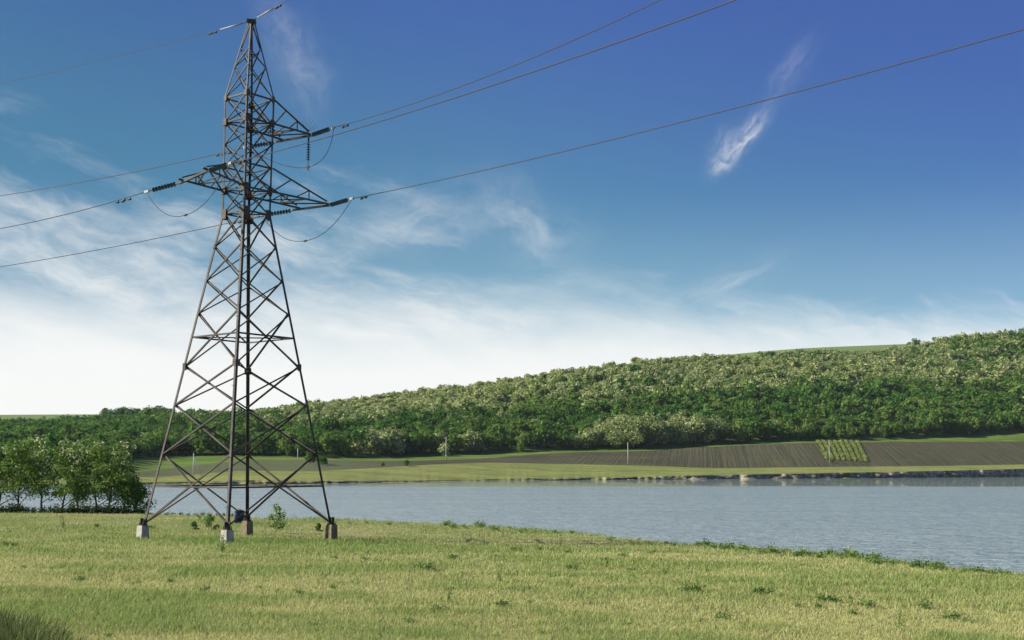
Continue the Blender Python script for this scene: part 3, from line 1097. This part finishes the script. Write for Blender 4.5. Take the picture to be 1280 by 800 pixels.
for i in range(12):
    w = 0.058 if i < 4 else (0.050 if i < 7 else 0.044)
    for k in range(4):
        brace(k, LV[i] + (0.10 if i == 0 else 0), LV[i + 1], 'diagonal_brace', w, 0.012, False, 0.022)
        brace(k, LV[i + 1], LV[i] + (0.10 if i == 0 else 0), 'diagonal_brace', w, 0.012, True, 0.022 + w + 0.012)
for i in (12, 13, 14):
    for k in range(4):
        brace(k, LV[i] + 0.05, LV[i + 1], 'peak_brace', 0.040, 0.008, False, 0.016)
        if i < 14:
            brace(k, LV[i + 1] - 0.02, LV[i] + 0.05, 'peak_brace', 0.040, 0.008, True, 0.064)
zb0 = LV[0] + (LV[1] - LV[0]) * RD[0] / (RD[0] + RD[1])
zb3 = LV[3] + (LV[4] - LV[3]) * RD[3] / (RD[3] + RD[4])
for z in (zb0, zb3, 14.41, 15.30, 16.2, 17.94, 18.88):
    for k in range(4):
        brace(k, z, z, 'belt', 0.058, 0.010, False, 0.03)
for z in (zb3, 15.30, 17.94, 14.41):                      # plan bracing across the body
    mb = MB(); mb.bar(node(0, z) * 0.96 + Vector((0, 0, z * 0.04)), node(2, z) * 0.96 + Vector((0, 0, z * 0.04)), 0.05, 0.04)
    mb.build('plan_brace', M['steel'], tower)
    mb = MB(); mb.bar(node(1, z - 0.07) * 0.96 + Vector((0, 0, z * 0.04)), node(3, z - 0.07) * 0.96 + Vector((0, 0, z * 0.04)), 0.05, 0.04)
    mb.build('plan_brace', M['steel'], tower)
for z, s in ((14.38, 0.30), (15.30, 0.24), (17.94, 0.22), (18.88, 0.18), (8.63, 0.20)):
    for k in range(4):
        d1 = (kdir(k + 1) - kdir(k)).normalized(); d2 = (kdir(k - 1) - kdir(k)).normalized()
        mb = MB()
        p = node(k, z)
        for d in (d1, d2):
            n_ = d.cross(Vector((0, 0, 1)))
            if n_.dot(kdir(k)) < 0: n_ = -n_
            mb.box(p + d * s * 0.42 + n_ * 0.012, d, n_, Vector((0, 0, 1)), s * 0.85, 0.014, s * 1.25)
        mb.build('gusset_plate', M['steel'], tower)
mb = MB()
mb.box((0, 0, 21.95), kdir(0), kdir(1), (0, 0, 1), 0.34, 0.34, 0.10)
mb.build('peak_cap', M['steel'], tower)

mb = MB()
for i in range(40):
    z = 3.6 + i * 0.42
    p = node(3, z); sd = kdir(3) if i % 2 else (kdir(3) + kdir(2)).normalized()
    mb.tube([p, p + sd * 0.15], 0.009, 5)
mb.build('step_bolts', M['darkmetal'], tower)

# footings
foot_mats = {0: 'rust_concrete', 1: 'rust_concrete', 2: 'concrete', 3: 'concrete'}
for k in range(4):
    p = node(k, LV[0])
    zg = float(meadow_z(TX + p.x, TY + p.y)) - 0.25
    a = face_axes(k)[0]; b = Vector((-a.y, a.x, 0))
    m = MB()
    hw = 0.148
    top_z = LV[0] - 0.03
    prof = [(1.16, zg), (1.02, top_z - 0.05), (0.92, top_z)]
    vs = []
    for s_, z in prof:
        for x, y in ((-1, -1), (1, -1), (1, 1), (-1, 1)):
            q = p + (a * x + b * y) * hw * s_
            vs.append((q.x, q.y, z))
    fs_ = [(l * 4 + i, l * 4 + (i + 1) % 4, l * 4 + 4 + (i + 1) % 4, l * 4 + 4 + i) for l in (0, 1) for i in range(4)] + [(8, 9, 10, 11)]
    m.add(vs, fs_)
    o = m.build('footing', M[foot_mats[k]], tower)
    if k in (0, 1): o['label'] = 'brown stained concrete footing'
    m = MB()
    m.box((p.x, p.y, top_z + 0.018), a, b, (0, 0, 1), 0.23, 0.23, 0.03)
    inn = -kdir(k)
    for d in (a, b):                                                  # stiffener shoes on the base plate
        m.box(Vector((p.x, p.y, top_z + 0.15)) + d * 0.075, d, d.cross(Vector((0, 0, 1))), (0, 0, 1), 0.11, 0.02, 0.24)
        m.box(Vector((p.x, p.y, top_z + 0.15)) - d * 0.075, d, d.cross(Vector((0, 0, 1))), (0, 0, 1), 0.11, 0.02, 0.24)
    m.build('base_plate', M['steel'], tower)
    m = MB()
    for x, y in ((-1, -1), (1, -1), (1, 1), (-1, 1)):
        q = p + (a * x + b * y) * 0.095
        m.tube([(q.x, q.y, top_z - 0.02), (q.x, q.y, top_z + 0.12)], 0.016, 6)
    m.build('anchor_bolts', M['darkmetal'], tower)

# cross arms; local axes: U points right and away, V points left and away
UA = Vector((math.cos(ROT + math.pi / 4), math.sin(ROT + math.pi / 4), 0)); VA = Vector((-UA.y, UA.x, 0))


def loc_(u, v, z): return UA * u + VA * v + Vector((0, 0, z))


TIP = {'Bl': (-2.58, -.9, 15.51), 'Al': (-2.62, .45, 15.31), 'Br': (3.61, -.5, 15.37), 'Ar': (2.92, .5, 15.23), 'Bu': (2.58, -.5, 18.0), 'Au': (1.98, .5, 17.83)}
TW = {k: loc_(*v) for k, v in TIP.items()}


def strut(mb, p0, p1, w=0.06):
    mb.bar(p0, p1, w, w * 0.85)


def cross_arm(ba, bb, ta, tb, legA, legB, zb, zt, label):
    """ba, bb: the two end points; legA / legB the tower legs they run from"""
    LA, LB = node(legA, zb), node(legB, zb)
    UAa, UBb = node(legA, zt), node(legB, zt)
    m = MB()
    strut(m, LA, ba + (ba - LA).normalized() * 0.18, 0.07); strut(m, LB, bb + (bb - LB).normalized() * 0.18, 0.07)
    up = Vector((0, 0, 0.09))
    strut(m, UAa, ba + up, 0.055); strut(m, UBb, bb + up, 0.055)
    arm = m.build('cross_arm', M['steel'], tower)
    arm['label'] = label
    m = MB(); d = (bb - ba).normalized()
    strut(m, ba - d * 0.15 + Vector((0, 0, -0.085)), bb + d * 0.15 + Vector((0, 0, -0.085)), 0.09); m.build('end_beam', M['steel'], arm)
    m = MB()
    for t0, t1 in ((0.30, 0.62), (0.62, 0.30)):                        # zigzag in the bottom plane
        strut(m, LA.lerp(ba, t0), LB.lerp(bb, t1), 0.04)
    strut(m, LA.lerp(ba, 0.62), LB.lerp(bb, 0.62) + Vector((0, 0, .01)), 0.05)
    strut(m, LA.lerp(ba, 0.62), bb, 0.05)
    for L, U_, e in ((LA, UAa, ba), (LB, UBb, bb)):                    # side planes
        c = [U_.lerp(e + up, t) for t in (0.33, 0.66)]
        b_ = [L.lerp(e, t) for t in (0.0, 0.42, 0.66)]
        strut(m, b_[0], c[0], 0.05); strut(m, b_[1], c[1], 0.05); strut(m, b_[2], c[1], 0.045)
    m.build('arm_brace', M['steel'], arm)
    return arm


cross_arm(TW['Al'], TW['Bl'], None, None, 2, 3, 15.30, 16.2, 'lower left cross arm with a wide end beam')
cross_arm(TW['Ar'], TW['Br'], None, None, 1, 0, 15.30, 16.2, 'lower right cross arm')
cross_arm(TW['Au'], TW['Bu'], None, None, 1, 0, 17.94, 18.88, 'short upper right cross arm')
m = MB()                                                              # bird deterrent spikes on the upper arm tip
for a_, t_ in ((-0.5, 0.5), (-0.2, 0.62), (0.1, 0.6), (0.35, 0.55), (0.7, 0.5), (1.0, 0.42)):
    b0 = TW['Bu'] + Vector((-0.05, 0, 0.06))
    m.tube([b0, b0 + Vector((math.sin(a_), 0.1, math.cos(a_))) * t_], 0.007, 4)
for a_ in (-0.5, -0.1, 0.3):
    b0 = node(1, 17.94).lerp(TW['Au'], 0.6) + Vector((0, 0, 0.05))
    m.tube([b0, b0 + Vector((math.sin(a_), 0, math.cos(a_))) * 0.4], 0.007, 4)
m.build('bird_spikes', M['darkmetal'], tower)

# ------------------------------------------------------------------ insulator strings, conductors, jumpers
disc_mb = MB()
disc_mb.lathe([(0.018, -0.045), (0.032, -0.04), (0.034, -0.012), (0.070, 0.000), (0.092, 0.006), (0.086, 0.009), (0.022, 0.011), (0.018, 0.03)], 14)
disc_proto = disc_mb.build('disc', M['glass'], None, True, link=False)


def insulator_string(p0, d, label, ndisc=8, pitch=0.150):
    d = Vector(d).normalized()
    t = thing('insulator_string', label, 'insulator', Vector((TX, TY, 0)) + p0, 0, 'glass insulator strings on the power tower')
    qt = d.to_track_quat('Z', 'Y')
    L = 0.22 + ndisc * pitch + 0.22
    m = MB(); m.tube([(0, 0, 0), d * L], 0.017, 6)
    m.box(d * 0.10, d, qt @ Vector((1, 0, 0)), qt @ Vector((0, 1, 0)), 0.2, 0.06, 0.05)
    m.build('link_rod', M['darkmetal'], t)
    for j in range(ndisc):
        o = bpy.data.objects.new('disc', disc_proto.data); COL.objects.link(o); o.parent = t
        o.location = d * (0.24 + j * pitch); o.rotation_mode = 'QUATERNION'; o.rotation_quaternion = qt
    m = MB(); m.box(d * (L + 0.02), d, qt @ Vector((1, 0, 0)), qt @ Vector((0, 1, 0)), 0.22, 0.07, 0.09)
    m.build('clamp', M['galv'], t)
    return Vector((TX, TY, 0)) + p0 + d * (L + 0.05)


RD_R = Vector((math.cos(R(-49)), math.sin(R(-49)), 0)); RD_L = Vector((math.cos(R(150)), math.sin(R(150)), 0))


def wire_path(tip, hd, a, b, s0, smax, send):
    pts = []
    S = Vector((TX, TY, 0)) + tip
    for i in range(70):
        s = s0 + (send - s0) * (i / 69) ** 1.2
        if s <= smax: dz_ = a * s + b * s * s
        else: dz_ = a * smax + b * smax ** 2 + min(a + 2 * b * smax, 0.05) * (s - smax) + 0.0004 * (s - smax) ** 2
        pts.append(S + hd * s + Vector((0, 0, dz_)))
    return pts


WIRES = [('Br', RD_R, -0.0592, 0.00112, 30, 90, 'conductor running right from the lower right arm tip, lowest on the right', 'string end-on at the tip of the lower right arm'),
         ('Bu', RD_R, -0.0827, 0.00428, 19, 90, 'conductor rising right from the upper arm tip, topmost of the three', 'string end-on at the tip of the short upper arm'),
         ('Bl', RD_R, -0.0751, 0.00168, 25, 90, 'conductor rising right behind the upper arm jumper, middle of the three', 'greenish string seen end-on at the inner end of the left arm'),
         ('Ar', RD_L, -0.0795, 0.00158, 20, 70, 'lowest of the three wires leaving to the left edge', 'string lying below the lower right arm beside the tower waist'),
         ('Au', RD_L, -0.0587, 0.00210, 17, 70, 'highest of the three phase wires leaving to the left edge', 'string crossing the tower body under the upper arm'),
         ('Al', RD_L, -0.1394, 0.00582, 10.5, 70, 'middle of the three wires leaving to the left edge, from the left arm tip', 'string reaching left in open sky from the left arm tip')]
ends = {}
for key, hd, a, b, smax, send, lab, slab in WIRES:
    p0 = TW[key] + Vector((0, 0, -0.10)) + hd * 0.12
    L = 0.22 + 10 * 0.118 + 0.27
    zt = a * (L + .12) + b * L * L
    d = (hd * L + Vector((0, 0, zt + 0.10))).normalized()
    e = insulator_string(p0, d, slab)
    ends[key] = e
    s0 = (e - Vector((TX, TY, 0)) - TW[key]).dot(hd)
    pts = wire_path(TW[key], hd, a, b, s0, smax, send)
    pts[0] = e
    w = thing('power_line', lab, 'power line', e)
    m = MB(); m.tube([q - e for q in pts], 0.0155, 6); m.build('conductor', M['wire'], w, True)
    m = MB()
    for s_ in ((1.0, 1.35) if hd == RD_L else (0.8,)):
        q = e + hd * s_ + Vector((0, 0, a * s_ * 0.9 - 0.06)) - e
        m.tube([q - hd * 0.2, q - hd * 0.09], 0.045, 8); m.tube([q + hd * 0.09, q + hd * 0.2], 0.045, 8)
        m.tube([q - hd * 0.2, q + hd * 0.2], 0.01, 5)
    m.build('vibration_damper', M['darkmetal'], w)

# the vertical string that steadies the upper jumper
vs_end = insulator_string(TW['Bu'] + Vector((0, 0, -0.1)), (0, 0, -1), 'string hanging straight down from the tip of the short upper arm', 8, 0.10)


def jumper(a, b, drop, label, via=None):
    w = thing('jumper_wire', label, 'jumper wire', a)
    pts = []
    for i in range(29):
        t = i / 28
        if via is None:
            p = a.lerp(b, t) + Vector((0, 0, -drop * (1 - abs(2 * t - 1) ** 2.2)))
        else:
            p = (a * (1 - t) ** 2 + via * 2 * t * (1 - t) + b * t * t)
        pts.append(p - a)
    m = MB(); m.tube(pts, 0.013, 6); m.build('loop', M['wire'], w, True)
    q = pts[14]
    m = MB(); m.tube([q + (pts[15] - pts[13]).normalized() * -0.06, q + (pts[15] - pts[13]).normalized() * 0.06], 0.04, 8)
    m.build('joint_clamp', M['darkmetal'], w)


jumper(ends['Al'], ends['Bl'], 1.35, 'jumper loop sagging under the left arm')
jumper(ends['Ar'], ends['Br'], 1.35, 'jumper loop sagging under the lower right arm')
mid = vs_end
jumper(ends['Au'], ends['Bu'], 1.0, 'jumper loop held by the hanging string under the upper arm', via=mid * 2 - (ends['Au'] + ends['Bu']) * 0.5 + Vector((0, 0, 0.1)))

# shield wire over the peak
pk = Vector((0, 0, 21.98))
for hd, a, b, smax, send, lab in ((RD_L, -0.0336, 0.00182, 15, 70, 'thin earth wire leaving the tower peak to the left'), (RD_R, 0.0056, 0.0002, 15, 90, 'thin earth wire leaving the tower peak to the upper right')):
    w = thing('earth_wire', lab, 'earth wire', Vector((TX, TY, 0)) + pk)
    pts = [q - Vector((TX, TY, 0)) - pk for q in wire_path(pk, hd, a, b, 0.1, smax, send)]
    m = MB(); m.tube(pts, 0.010, 6); m.build('conductor', M['wire'], w, True)
    m = MB(); m.tube([hd * 0.45 + Vector((0, 0, a * .45)), hd * 1.6 + Vector((0, 0, a * 1.6))], 0.030, 8); m.build('armour_rod', M['galv'], w, True)
    m = MB()
    for s_ in (1.9, 2.15):
        q = hd * s_ + Vector((0, 0, a * s_ - 0.05))
        m.tube([q - hd * 0.1, q + hd * 0.06], 0.04, 8)
    m.build('vibration_damper', M['darkmetal'], w)


# ------------------------------------------------------------------ lakeside tree row on the left
def lakeside(px, Y):
    u = ray(px, 640)[0]
    return (u * Y, Y, float(base_z(u * Y, Y)) - 0.05)


LK = [(22, 68.5, 4.45, 12, 1.25, 0.85, 'tallest cream flowering acacia at the left end of the lakeside row'),
      (52, 70.0, 3.75, 10, 0.95, 0.6, 'slender acacia with pale blossom, second full tree of the lakeside row'),
      (77, 68.0, 4.0, 11, 1.15, 0.5, 'acacia with a dark leaning trunk in the middle of the lakeside row'),
      (121, 69.0, 4.0, 11, 1.15, 0.45, 'bright green acacia left of the pair with twin trunks in the lakeside row'),
      (136, 68.0, 4.2, 12, 1.35, 0.35, 'broad green acacia forming the right part of the twin trunk pair'),
      (155, 68.5, 2.5, 9, 0.95, 0.0, 'low dark green tree at the right of the lakeside row'),
      (171, 69.5, 1.75, 8, 0.75, 0.0, 'lowest dark sapling at the right end of the lakeside row behind the tower leg'),
      (-2, 69.5, 3.3, 10, 1.2, 0.15, 'green tree cut by the left edge of the picture'),
      (-24, 69.0, 4.0, 10, 1.5, 0.4, 'acacia just beyond the left edge of the lakeside row'),
      (98, 71.0, 2.1, 8, 0.75, 0.1, 'small green tree filling the gap between the middle acacias of the row')]
for j, (px, Y, h, nl, spread, bp, lab) in enumerate(LK):
    tree_thing('acacia_tree', lab, 'tree', lakeside(px, Y), h * 0.93, nl + 2, spread * 1.20, 0.11, 46, 0.47, 0.076, bp, 300 + j, 'acacia_leaf', 'trees of the lakeside row', 0.065)


# ------------------------------------------------------------------ shrubs and weeds
def shrub_proto(name, seed, n, size_, half, mat, bloom=0.0, stems=7, tall=1.0):
    rg = np.random.default_rng(seed)
    root = thing(name, '', 'plant')
    m = MB(); C, N = [], []
    for k in range(stems):
        a = rg.uniform(0, 6.28); r_ = rg.uniform(0.1, 0.55) * size_
        e = Vector((math.cos(a) * r_, math.sin(a) * r_, tall * size_ * rg.uniform(0.45, 1.0)))
        m.tube([(0.25 * e.x, 0.25 * e.y, -0.05), tuple(e * 0.55), tuple(e)], [0.012 * size_ + .003, 0.009 * size_ + .002, 0.004], 4)
        q = max(4, n // stems)
        t = rg.uniform(0.15, 1.05, q)
        P = np.array(e)[None, :] * t[:, None] + rg.normal(size=(q, 3)) * size_ * 0.13
        P[:, 2] = np.maximum(P[:, 2], 0.02)
        C.append(P); N.append(rg.normal(size=(q, 3)) + np.array([0, 0, 0.6]))
    m.build('stems', M['bark'] if size_ > 0.8 else M['scrub_stem'], root)
    C = np.concatenate(C); N = np.concatenate(N)
    V = leaf_quads(C, half * rg.uniform(0.6, 1.4, len(C)), N, rg, 0.45)
    b = np.where((C[:, 2] > tall * size_ * 0.6) & (rg.random(len(C)) < bloom), 1.0, 0)
    mesh_np('leaves', V, quads(len(C)), M[mat], root, {'tint': rg.random(len(C)), 'bloom': b, 'tone': np.zeros(len(C))})
    return root


M['scrub_stem'] = flat('green_stem', (0.08, 0.12, 0.035), (0.12, 0.15, 0.05), 20, 0.9)


def place(proto, x, y, z, q, label, cat, group=None, rz=None, qz=1.0, first=set()):
    if proto.name not in first:
        first.add(proto.name); o = proto
    else:
        o = copy_tree(proto)
    o.location = (x, y, z); o.rotation_euler = (0, 0, rng.uniform(0, 6.28) if rz is None else rz); o.scale = (q, q, q * qz)
    return tag(o, label, cat, group)


weeds = [shrub_proto('weed', 40 + i, 170, 0.34, 0.032, 'scrub_leaf', 0, 11, 0.6) for i in range(3)]
tall_weeds = [shrub_proto('tall_weed', 50 + i, 80, 0.32, 0.034, 'scrub_leaf', 0, 3, 1.7) for i in range(2)]
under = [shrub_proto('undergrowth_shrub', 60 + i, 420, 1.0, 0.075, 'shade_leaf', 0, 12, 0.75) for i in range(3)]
fringe = [shrub_proto('bank_shrub', 70 + i, 260, 0.7, 0.06, 'scrub_leaf', 0, 11, 0.7) for i in range(3)]
white = shrub_proto('white_flower', 80, 40, 0.4, 0.05, 'scrub_leaf', 0.9, 3, 1.2)

for px, py, q in [(645, 690, 1.1), (652, 691, .9), (675, 688, 1.0), (709, 692, 1.0), (566, 699, .9), (534, 714, 1.2), (527, 713, .9), (714, 713, 1.), (789, 715, 1.), (778, 696, .9), (547, 766, .9), (628, 760, .9),
                  (455, 701, .8), (815, 693, .9), (1129, 722, .8), (867, 742, 1.2), (858, 741, .9), (954, 745, 1.), (946, 745, .9), (1038, 753, 1.0), (1026, 752, .9), (1155, 762, .9), (1085, 760, .8), (830, 718, .8), (121, 659, 1.0), (190, 661, .9),
                  (7, 683, 1.1), (15, 684, .9), (100, 727, .8), (470, 703, .7), (690, 690, .7), (1220, 740, .8), (1000, 728, .7), (375, 744, .7), (255, 741, .7), (1190, 776, .8), (905, 775, .8), (760, 742, .6), (430, 690, .7)]:
    x, y, z = hit_meadow(px, py)
    place(weeds[int(rng.integers(3))], x, y, z, q * rng.uniform(0.85, 1.1), 'low dark green leafy weed clump growing in the meadow grass', 'weed', 'weed clumps in the meadow', qz=0.8)
for px, py, q in [(757, 710, .8), (625, 729, .6), (560, 752, .6), (1063, 758, .5), (1123, 789, .55), (80, 660, 1.1), (278, 692, 1.15), (700, 684, .7)]:
    x, y, z = hit_meadow(px, py)
    place(tall_weeds[int(rng.integers(2))], x, y, z, q, 'upright single stemmed weed standing above the meadow grass', 'weed', 'upright weeds in the meadow')
for px, Y in zip(list(range(-30, 190, 8)) + list(range(190, 300, 9)), [None] * 60):
    u = ray(px, 642)[0]
    Y = 68.0 + rng.uniform(-1.2, 2.4)
    if px > 185: Y = 66.5 + rng.uniform(-0.5, 0.5)
    Y = min(Y, float(edge_y(u * Y)) + 0.6)
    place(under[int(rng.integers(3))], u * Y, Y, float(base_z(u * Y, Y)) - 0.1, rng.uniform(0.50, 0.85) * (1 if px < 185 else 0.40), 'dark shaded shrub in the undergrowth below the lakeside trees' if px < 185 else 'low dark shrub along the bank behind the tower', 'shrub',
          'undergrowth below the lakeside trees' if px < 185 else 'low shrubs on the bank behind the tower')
FR = [(px, 0.66) for px in range(552, 624, 6)] + [(px, 0.62) for px in range(870, 1180, 5)] + [(px, .42) for px in range(626, 876, 11)] + [(px, .45) for px in range(1180, 1300, 9)] + [(px, .4) for px in range(330, 550, 22)]
for px, q in FR:
    px = px + rng.uniform(-4, 4)
    py = np.interp(px, [p for p, _ in EDGE_PX], [q_ for _, q_ in EDGE_PX])
    u = ray(px, py)[0]
    x, y, z = hit_meadow(px, py + rng.uniform(0.3, 6.0))
    place(fringe[int(rng.integers(3))], x, y, z - 0.05, q * rng.uniform(0.4, 1.2), 'leafy green bank plant at the meadow edge above the water', 'bank plant', 'bank plants along the meadow edge', qz=0.85)
x, y, z = hit_meadow(1060, 697)
place(white, x, y, z, 1.0, 'small white flower standing on the bank edge at the right', 'flower')
x, y, z = hit_meadow(250, 651)
o = copy_tree(white); o.location = (x, y, z); o.scale = (1, 1, 1.1); tag(o, 'pale flowering stem on the bank left of the front tower leg', 'flower')
for px, py, h, lab, s in ((343, 667, 1.05, 'light green sapling beside the back tower leg', 1), (262, 664, 0.75, 'small sapling between the left and front tower legs', 2), (398, 664, .35, 'tiny sapling near the right tower footing', 3), (243, 662, .35, 'tiny rounded seedling left of the small sapling', 4)):
    x, y, z = hit_meadow(px, py)
    tree_thing('sapling', lab, 'sapling', (x, y, z), h, 7, h * 0.42, 0.12, 14, h * 0.17, 0.055, 0, 500 + s, 'scrub_leaf', None, 0.014)

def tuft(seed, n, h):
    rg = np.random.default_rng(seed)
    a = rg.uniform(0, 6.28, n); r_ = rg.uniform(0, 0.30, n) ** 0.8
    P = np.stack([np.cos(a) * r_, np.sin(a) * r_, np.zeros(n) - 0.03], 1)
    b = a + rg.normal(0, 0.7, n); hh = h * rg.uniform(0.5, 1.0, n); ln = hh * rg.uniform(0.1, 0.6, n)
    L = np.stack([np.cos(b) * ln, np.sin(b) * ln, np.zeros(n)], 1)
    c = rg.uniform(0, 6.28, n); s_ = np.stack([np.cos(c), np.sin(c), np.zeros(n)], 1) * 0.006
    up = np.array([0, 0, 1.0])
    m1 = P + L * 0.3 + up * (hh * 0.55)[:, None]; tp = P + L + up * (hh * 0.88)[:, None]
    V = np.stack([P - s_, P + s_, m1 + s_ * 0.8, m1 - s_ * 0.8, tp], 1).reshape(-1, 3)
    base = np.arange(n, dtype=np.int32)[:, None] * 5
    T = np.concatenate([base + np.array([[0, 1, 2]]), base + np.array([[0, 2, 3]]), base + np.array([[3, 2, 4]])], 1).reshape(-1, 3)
    return mesh_np('grass_tuft', V, T, M['shaded_tuft_leaf'], None, {'tint': np.repeat(rg.random(n), 3), 'bloom': np.zeros(n * 3), 'tone': np.zeros(n * 3)})


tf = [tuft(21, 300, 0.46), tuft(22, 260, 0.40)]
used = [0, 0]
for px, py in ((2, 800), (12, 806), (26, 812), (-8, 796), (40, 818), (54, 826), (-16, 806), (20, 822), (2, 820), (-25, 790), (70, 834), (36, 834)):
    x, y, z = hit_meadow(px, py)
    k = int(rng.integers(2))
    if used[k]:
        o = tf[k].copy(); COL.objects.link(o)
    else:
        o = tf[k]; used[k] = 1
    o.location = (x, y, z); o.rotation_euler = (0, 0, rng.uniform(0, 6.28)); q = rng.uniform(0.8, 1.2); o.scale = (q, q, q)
    tag(o, 'tall grass tuft, coloured dark for the shade in the lower left corner of the meadow', 'grass tuft', 'tall grass tufts in the lower left corner')

for _ in range(70):
    px = rng.uniform(-20, 1300); py = rng.uniform(690, 800)
    x, y, z = hit_meadow(px, py)
    if y > float(edge_y(x)) - 1.0: continue
    place(weeds[int(rng.integers(3))], x, y, z, rng.uniform(0.30, 0.62), 'small low leafy weed among the short meadow grass', 'weed', 'small weeds in the meadow', qz=0.7)

# dark blue bag by the back leg
x, y, z = hit_meadow(299, 657)
x *= (y + 2.0) / y
bag = thing('rucksack', 'dark blue bag with a black flap standing on the bank beside the back tower leg', 'bag', (x, y + 2.0, float(base_z(x, y + 2.0))), 0.3)
m = MB()
rings = [(0.0, .20, .13), (0.06, .235, .155), (0.30, .24, .16), (0.46, .215, .145), (0.56, .15, .10)]
vs = []
for h_, a_, b_ in rings:
    for k in range(16):
        t = 2 * math.pi * k / 16
        c_, s_ = math.cos(t), math.sin(t)
        vs.append((a_ * math.copysign(abs(c_) ** 0.6, c_), b_ * math.copysign(abs(s_) ** 0.6, s_), h_))
fs_ = [(l * 16 + k, l * 16 + (k + 1) % 16, l * 16 + 16 + (k + 1) % 16, l * 16 + 16 + k) for l in range(4) for k in range(16)] + [tuple(range(15, -1, -1)), tuple(range(64, 80))]
m.add(vs, fs_); m.build('body', M['navy'], bag, True)
m = MB()
vs = []
for h_, a_, b_ in ((0.50, .245, .175), (0.565, .225, .16), (0.615, .12, .08)):
    for k in range(16):
        t = 2 * math.pi * k / 16
        vs.append((a_ * math.cos(t), b_ * math.sin(t), h_))
m.add(vs, [(l * 16 + k, l * 16 + (k + 1) % 16, l * 16 + 16 + (k + 1) % 16, l * 16 + 16 + k) for l in range(2) for k in range(16)] + [tuple(range(15, -1, -1)), tuple(range(32, 48))])
m.build('flap', M['black'], bag, True)
m = MB(); m.tube([(-.05, 0, .61), (-.03, 0, .66), (.03, 0, .66), (.05, 0, .61)], 0.012, 6); m.build('handle', M['black'], bag, True)

# ------------------------------------------------------------------ meadow grass
def make_grass(n_blades):
    rg = np.random.default_rng(77)
    # depth density so that near ground is thick and far ground still reads as grass
    Y = 1 / rg.uniform(1 / 72.0, 1 / 9.6, n_blades * 2)
    X = rg.uniform(-0.50, 0.50, len(Y)) * Y + rg.normal(0, 0.4, len(Y))
    ok = Y < edge_y(X) + 0.8
    X, Y = X[ok], Y[ok]
    X, Y = X[:n_blades], Y[:n_blades]
    Z = meadow_z(X, Y)
    n = len(X)
    patch = fbm(X * 0.16, Y * 0.22, 8, 4)
    fine = fbm(X * 0.9, Y * 1.1, 9, 3)
    lush = np.clip(0.56 + 1.9 * patch + 1.0 * fine, 0, 1.1)
    tw = np.exp(-(((X + 9.2) / 5.5) ** 2 + ((Y - 42.6) / 2.2) ** 2))                 # lush ring round the tower
    edge = np.exp(-((edge_y(X) - Y) / 1.6) ** 2)
    near = np.clip((15.0 - Y) / 5.0, 0, 1) * 0.35
    corner = np.exp(-(((X + 5.0) / 1.7) ** 2 + ((Y - 11.0) / 1.5) ** 2))  # corner shade imitated by greener, taller blades
    lush = np.clip(lush + tw * 0.9 + edge * 0.55 + near + corner, 0, 1.6)
    far = np.clip(Y / 14.0, 1, 2.6)
    h = rg.uniform(0.035, 0.11, n) * (0.75 + 0.55 * lush) * (1 + 1.2 * corner) * (1 + 0.1 * far)
    wd = rg.uniform(0.006, 0.012, n) * far * 0.85
    a = rg.uniform(0, 2 * np.pi, n)
    side = np.stack([np.cos(a), np.sin(a), np.zeros(n)], 1)
    ln = rg.uniform(0.1, 0.9, n) * h
    b = rg.uniform(0, 2 * np.pi, n)
    lean = np.stack([np.cos(b) * ln + 0.08 * h, np.sin(b) * ln, np.zeros(n)], 1)
    P = np.stack([X, Y, Z - 0.02], 1)
    up = np.array([0, 0, 1.0])
    m0 = P + lean * 0.30 + up * (h * 0.55)[:, None]
    tip = P + lean + up * (h * (1 - 0.35 * (ln / h) ** 2))[:, None]
    s = side * wd[:, None] * 0.5
    V = np.stack([P - s, P + s, m0 + s * 0.8, m0 - s * 0.8, tip], 1).reshape(-1, 3)
    base = np.arange(n, dtype=np.int32)[:, None] * 5
    q = np.concatenate([base + np.array([[0, 1, 2, 3]]), base + np.array([[3, 2, 4, 4]])], 1)
    # triangles keep one polygon size
    T = np.concatenate([base + np.array([[0, 1, 2]]), base + np.array([[0, 2, 3]]), base + np.array([[3, 2, 4]])], 1).reshape(-1, 3)
    dry = np.clip(0.86 - 0.66 * lush + rg.normal(0, 0.24, n), 0, 1)
    seed = (rg.random(n) < np.clip(0.16 - 0.10 * lush, 0.01, 1)).astype(float) * rg.uniform(0.4, 0.9, n)
    return V, T, np.repeat(dry, 3), np.repeat(seed, 3)


V, T, dry, seed = make_grass(800000)
gr = mesh_np('meadow_grass', V, T, M['grass_blade'], None, {'tint': dry, 'bloom': seed, 'tone': np.where(np.repeat(np.random.default_rng(5).random(len(dry) // 3), 3) < 0.10, 0.75, 0.0)})
tag(gr, 'yellow green meadow grass covering the near bank', 'grass', kind='stuff')

# ------------------------------------------------------------------ the air over the valley
m = MB(); m.box((100, 900, 120), (1, 0, 0), (0, 1, 0), (0, 0, 1), 5200, 3800, 250)
hz = bpy.data.materials.new('air'); hz.use_nodes = True; hz.node_tree.nodes.clear()
hn = NT(hz.node_tree)
pv = hn.new('ShaderNodeVolumePrincipled')
pv.inputs['Color'].default_value = (0.80, 0.88, 0.95, 1); pv.inputs['Density'].default_value = 0.00004; pv.inputs['Anisotropy'].default_value = 0.2
ho = hn.new('ShaderNodeOutputMaterial'); hn.l.new(pv.outputs[0], ho.inputs['Volume'])
haze = m.build('haze', hz); haze['kind'] = 'stuff'
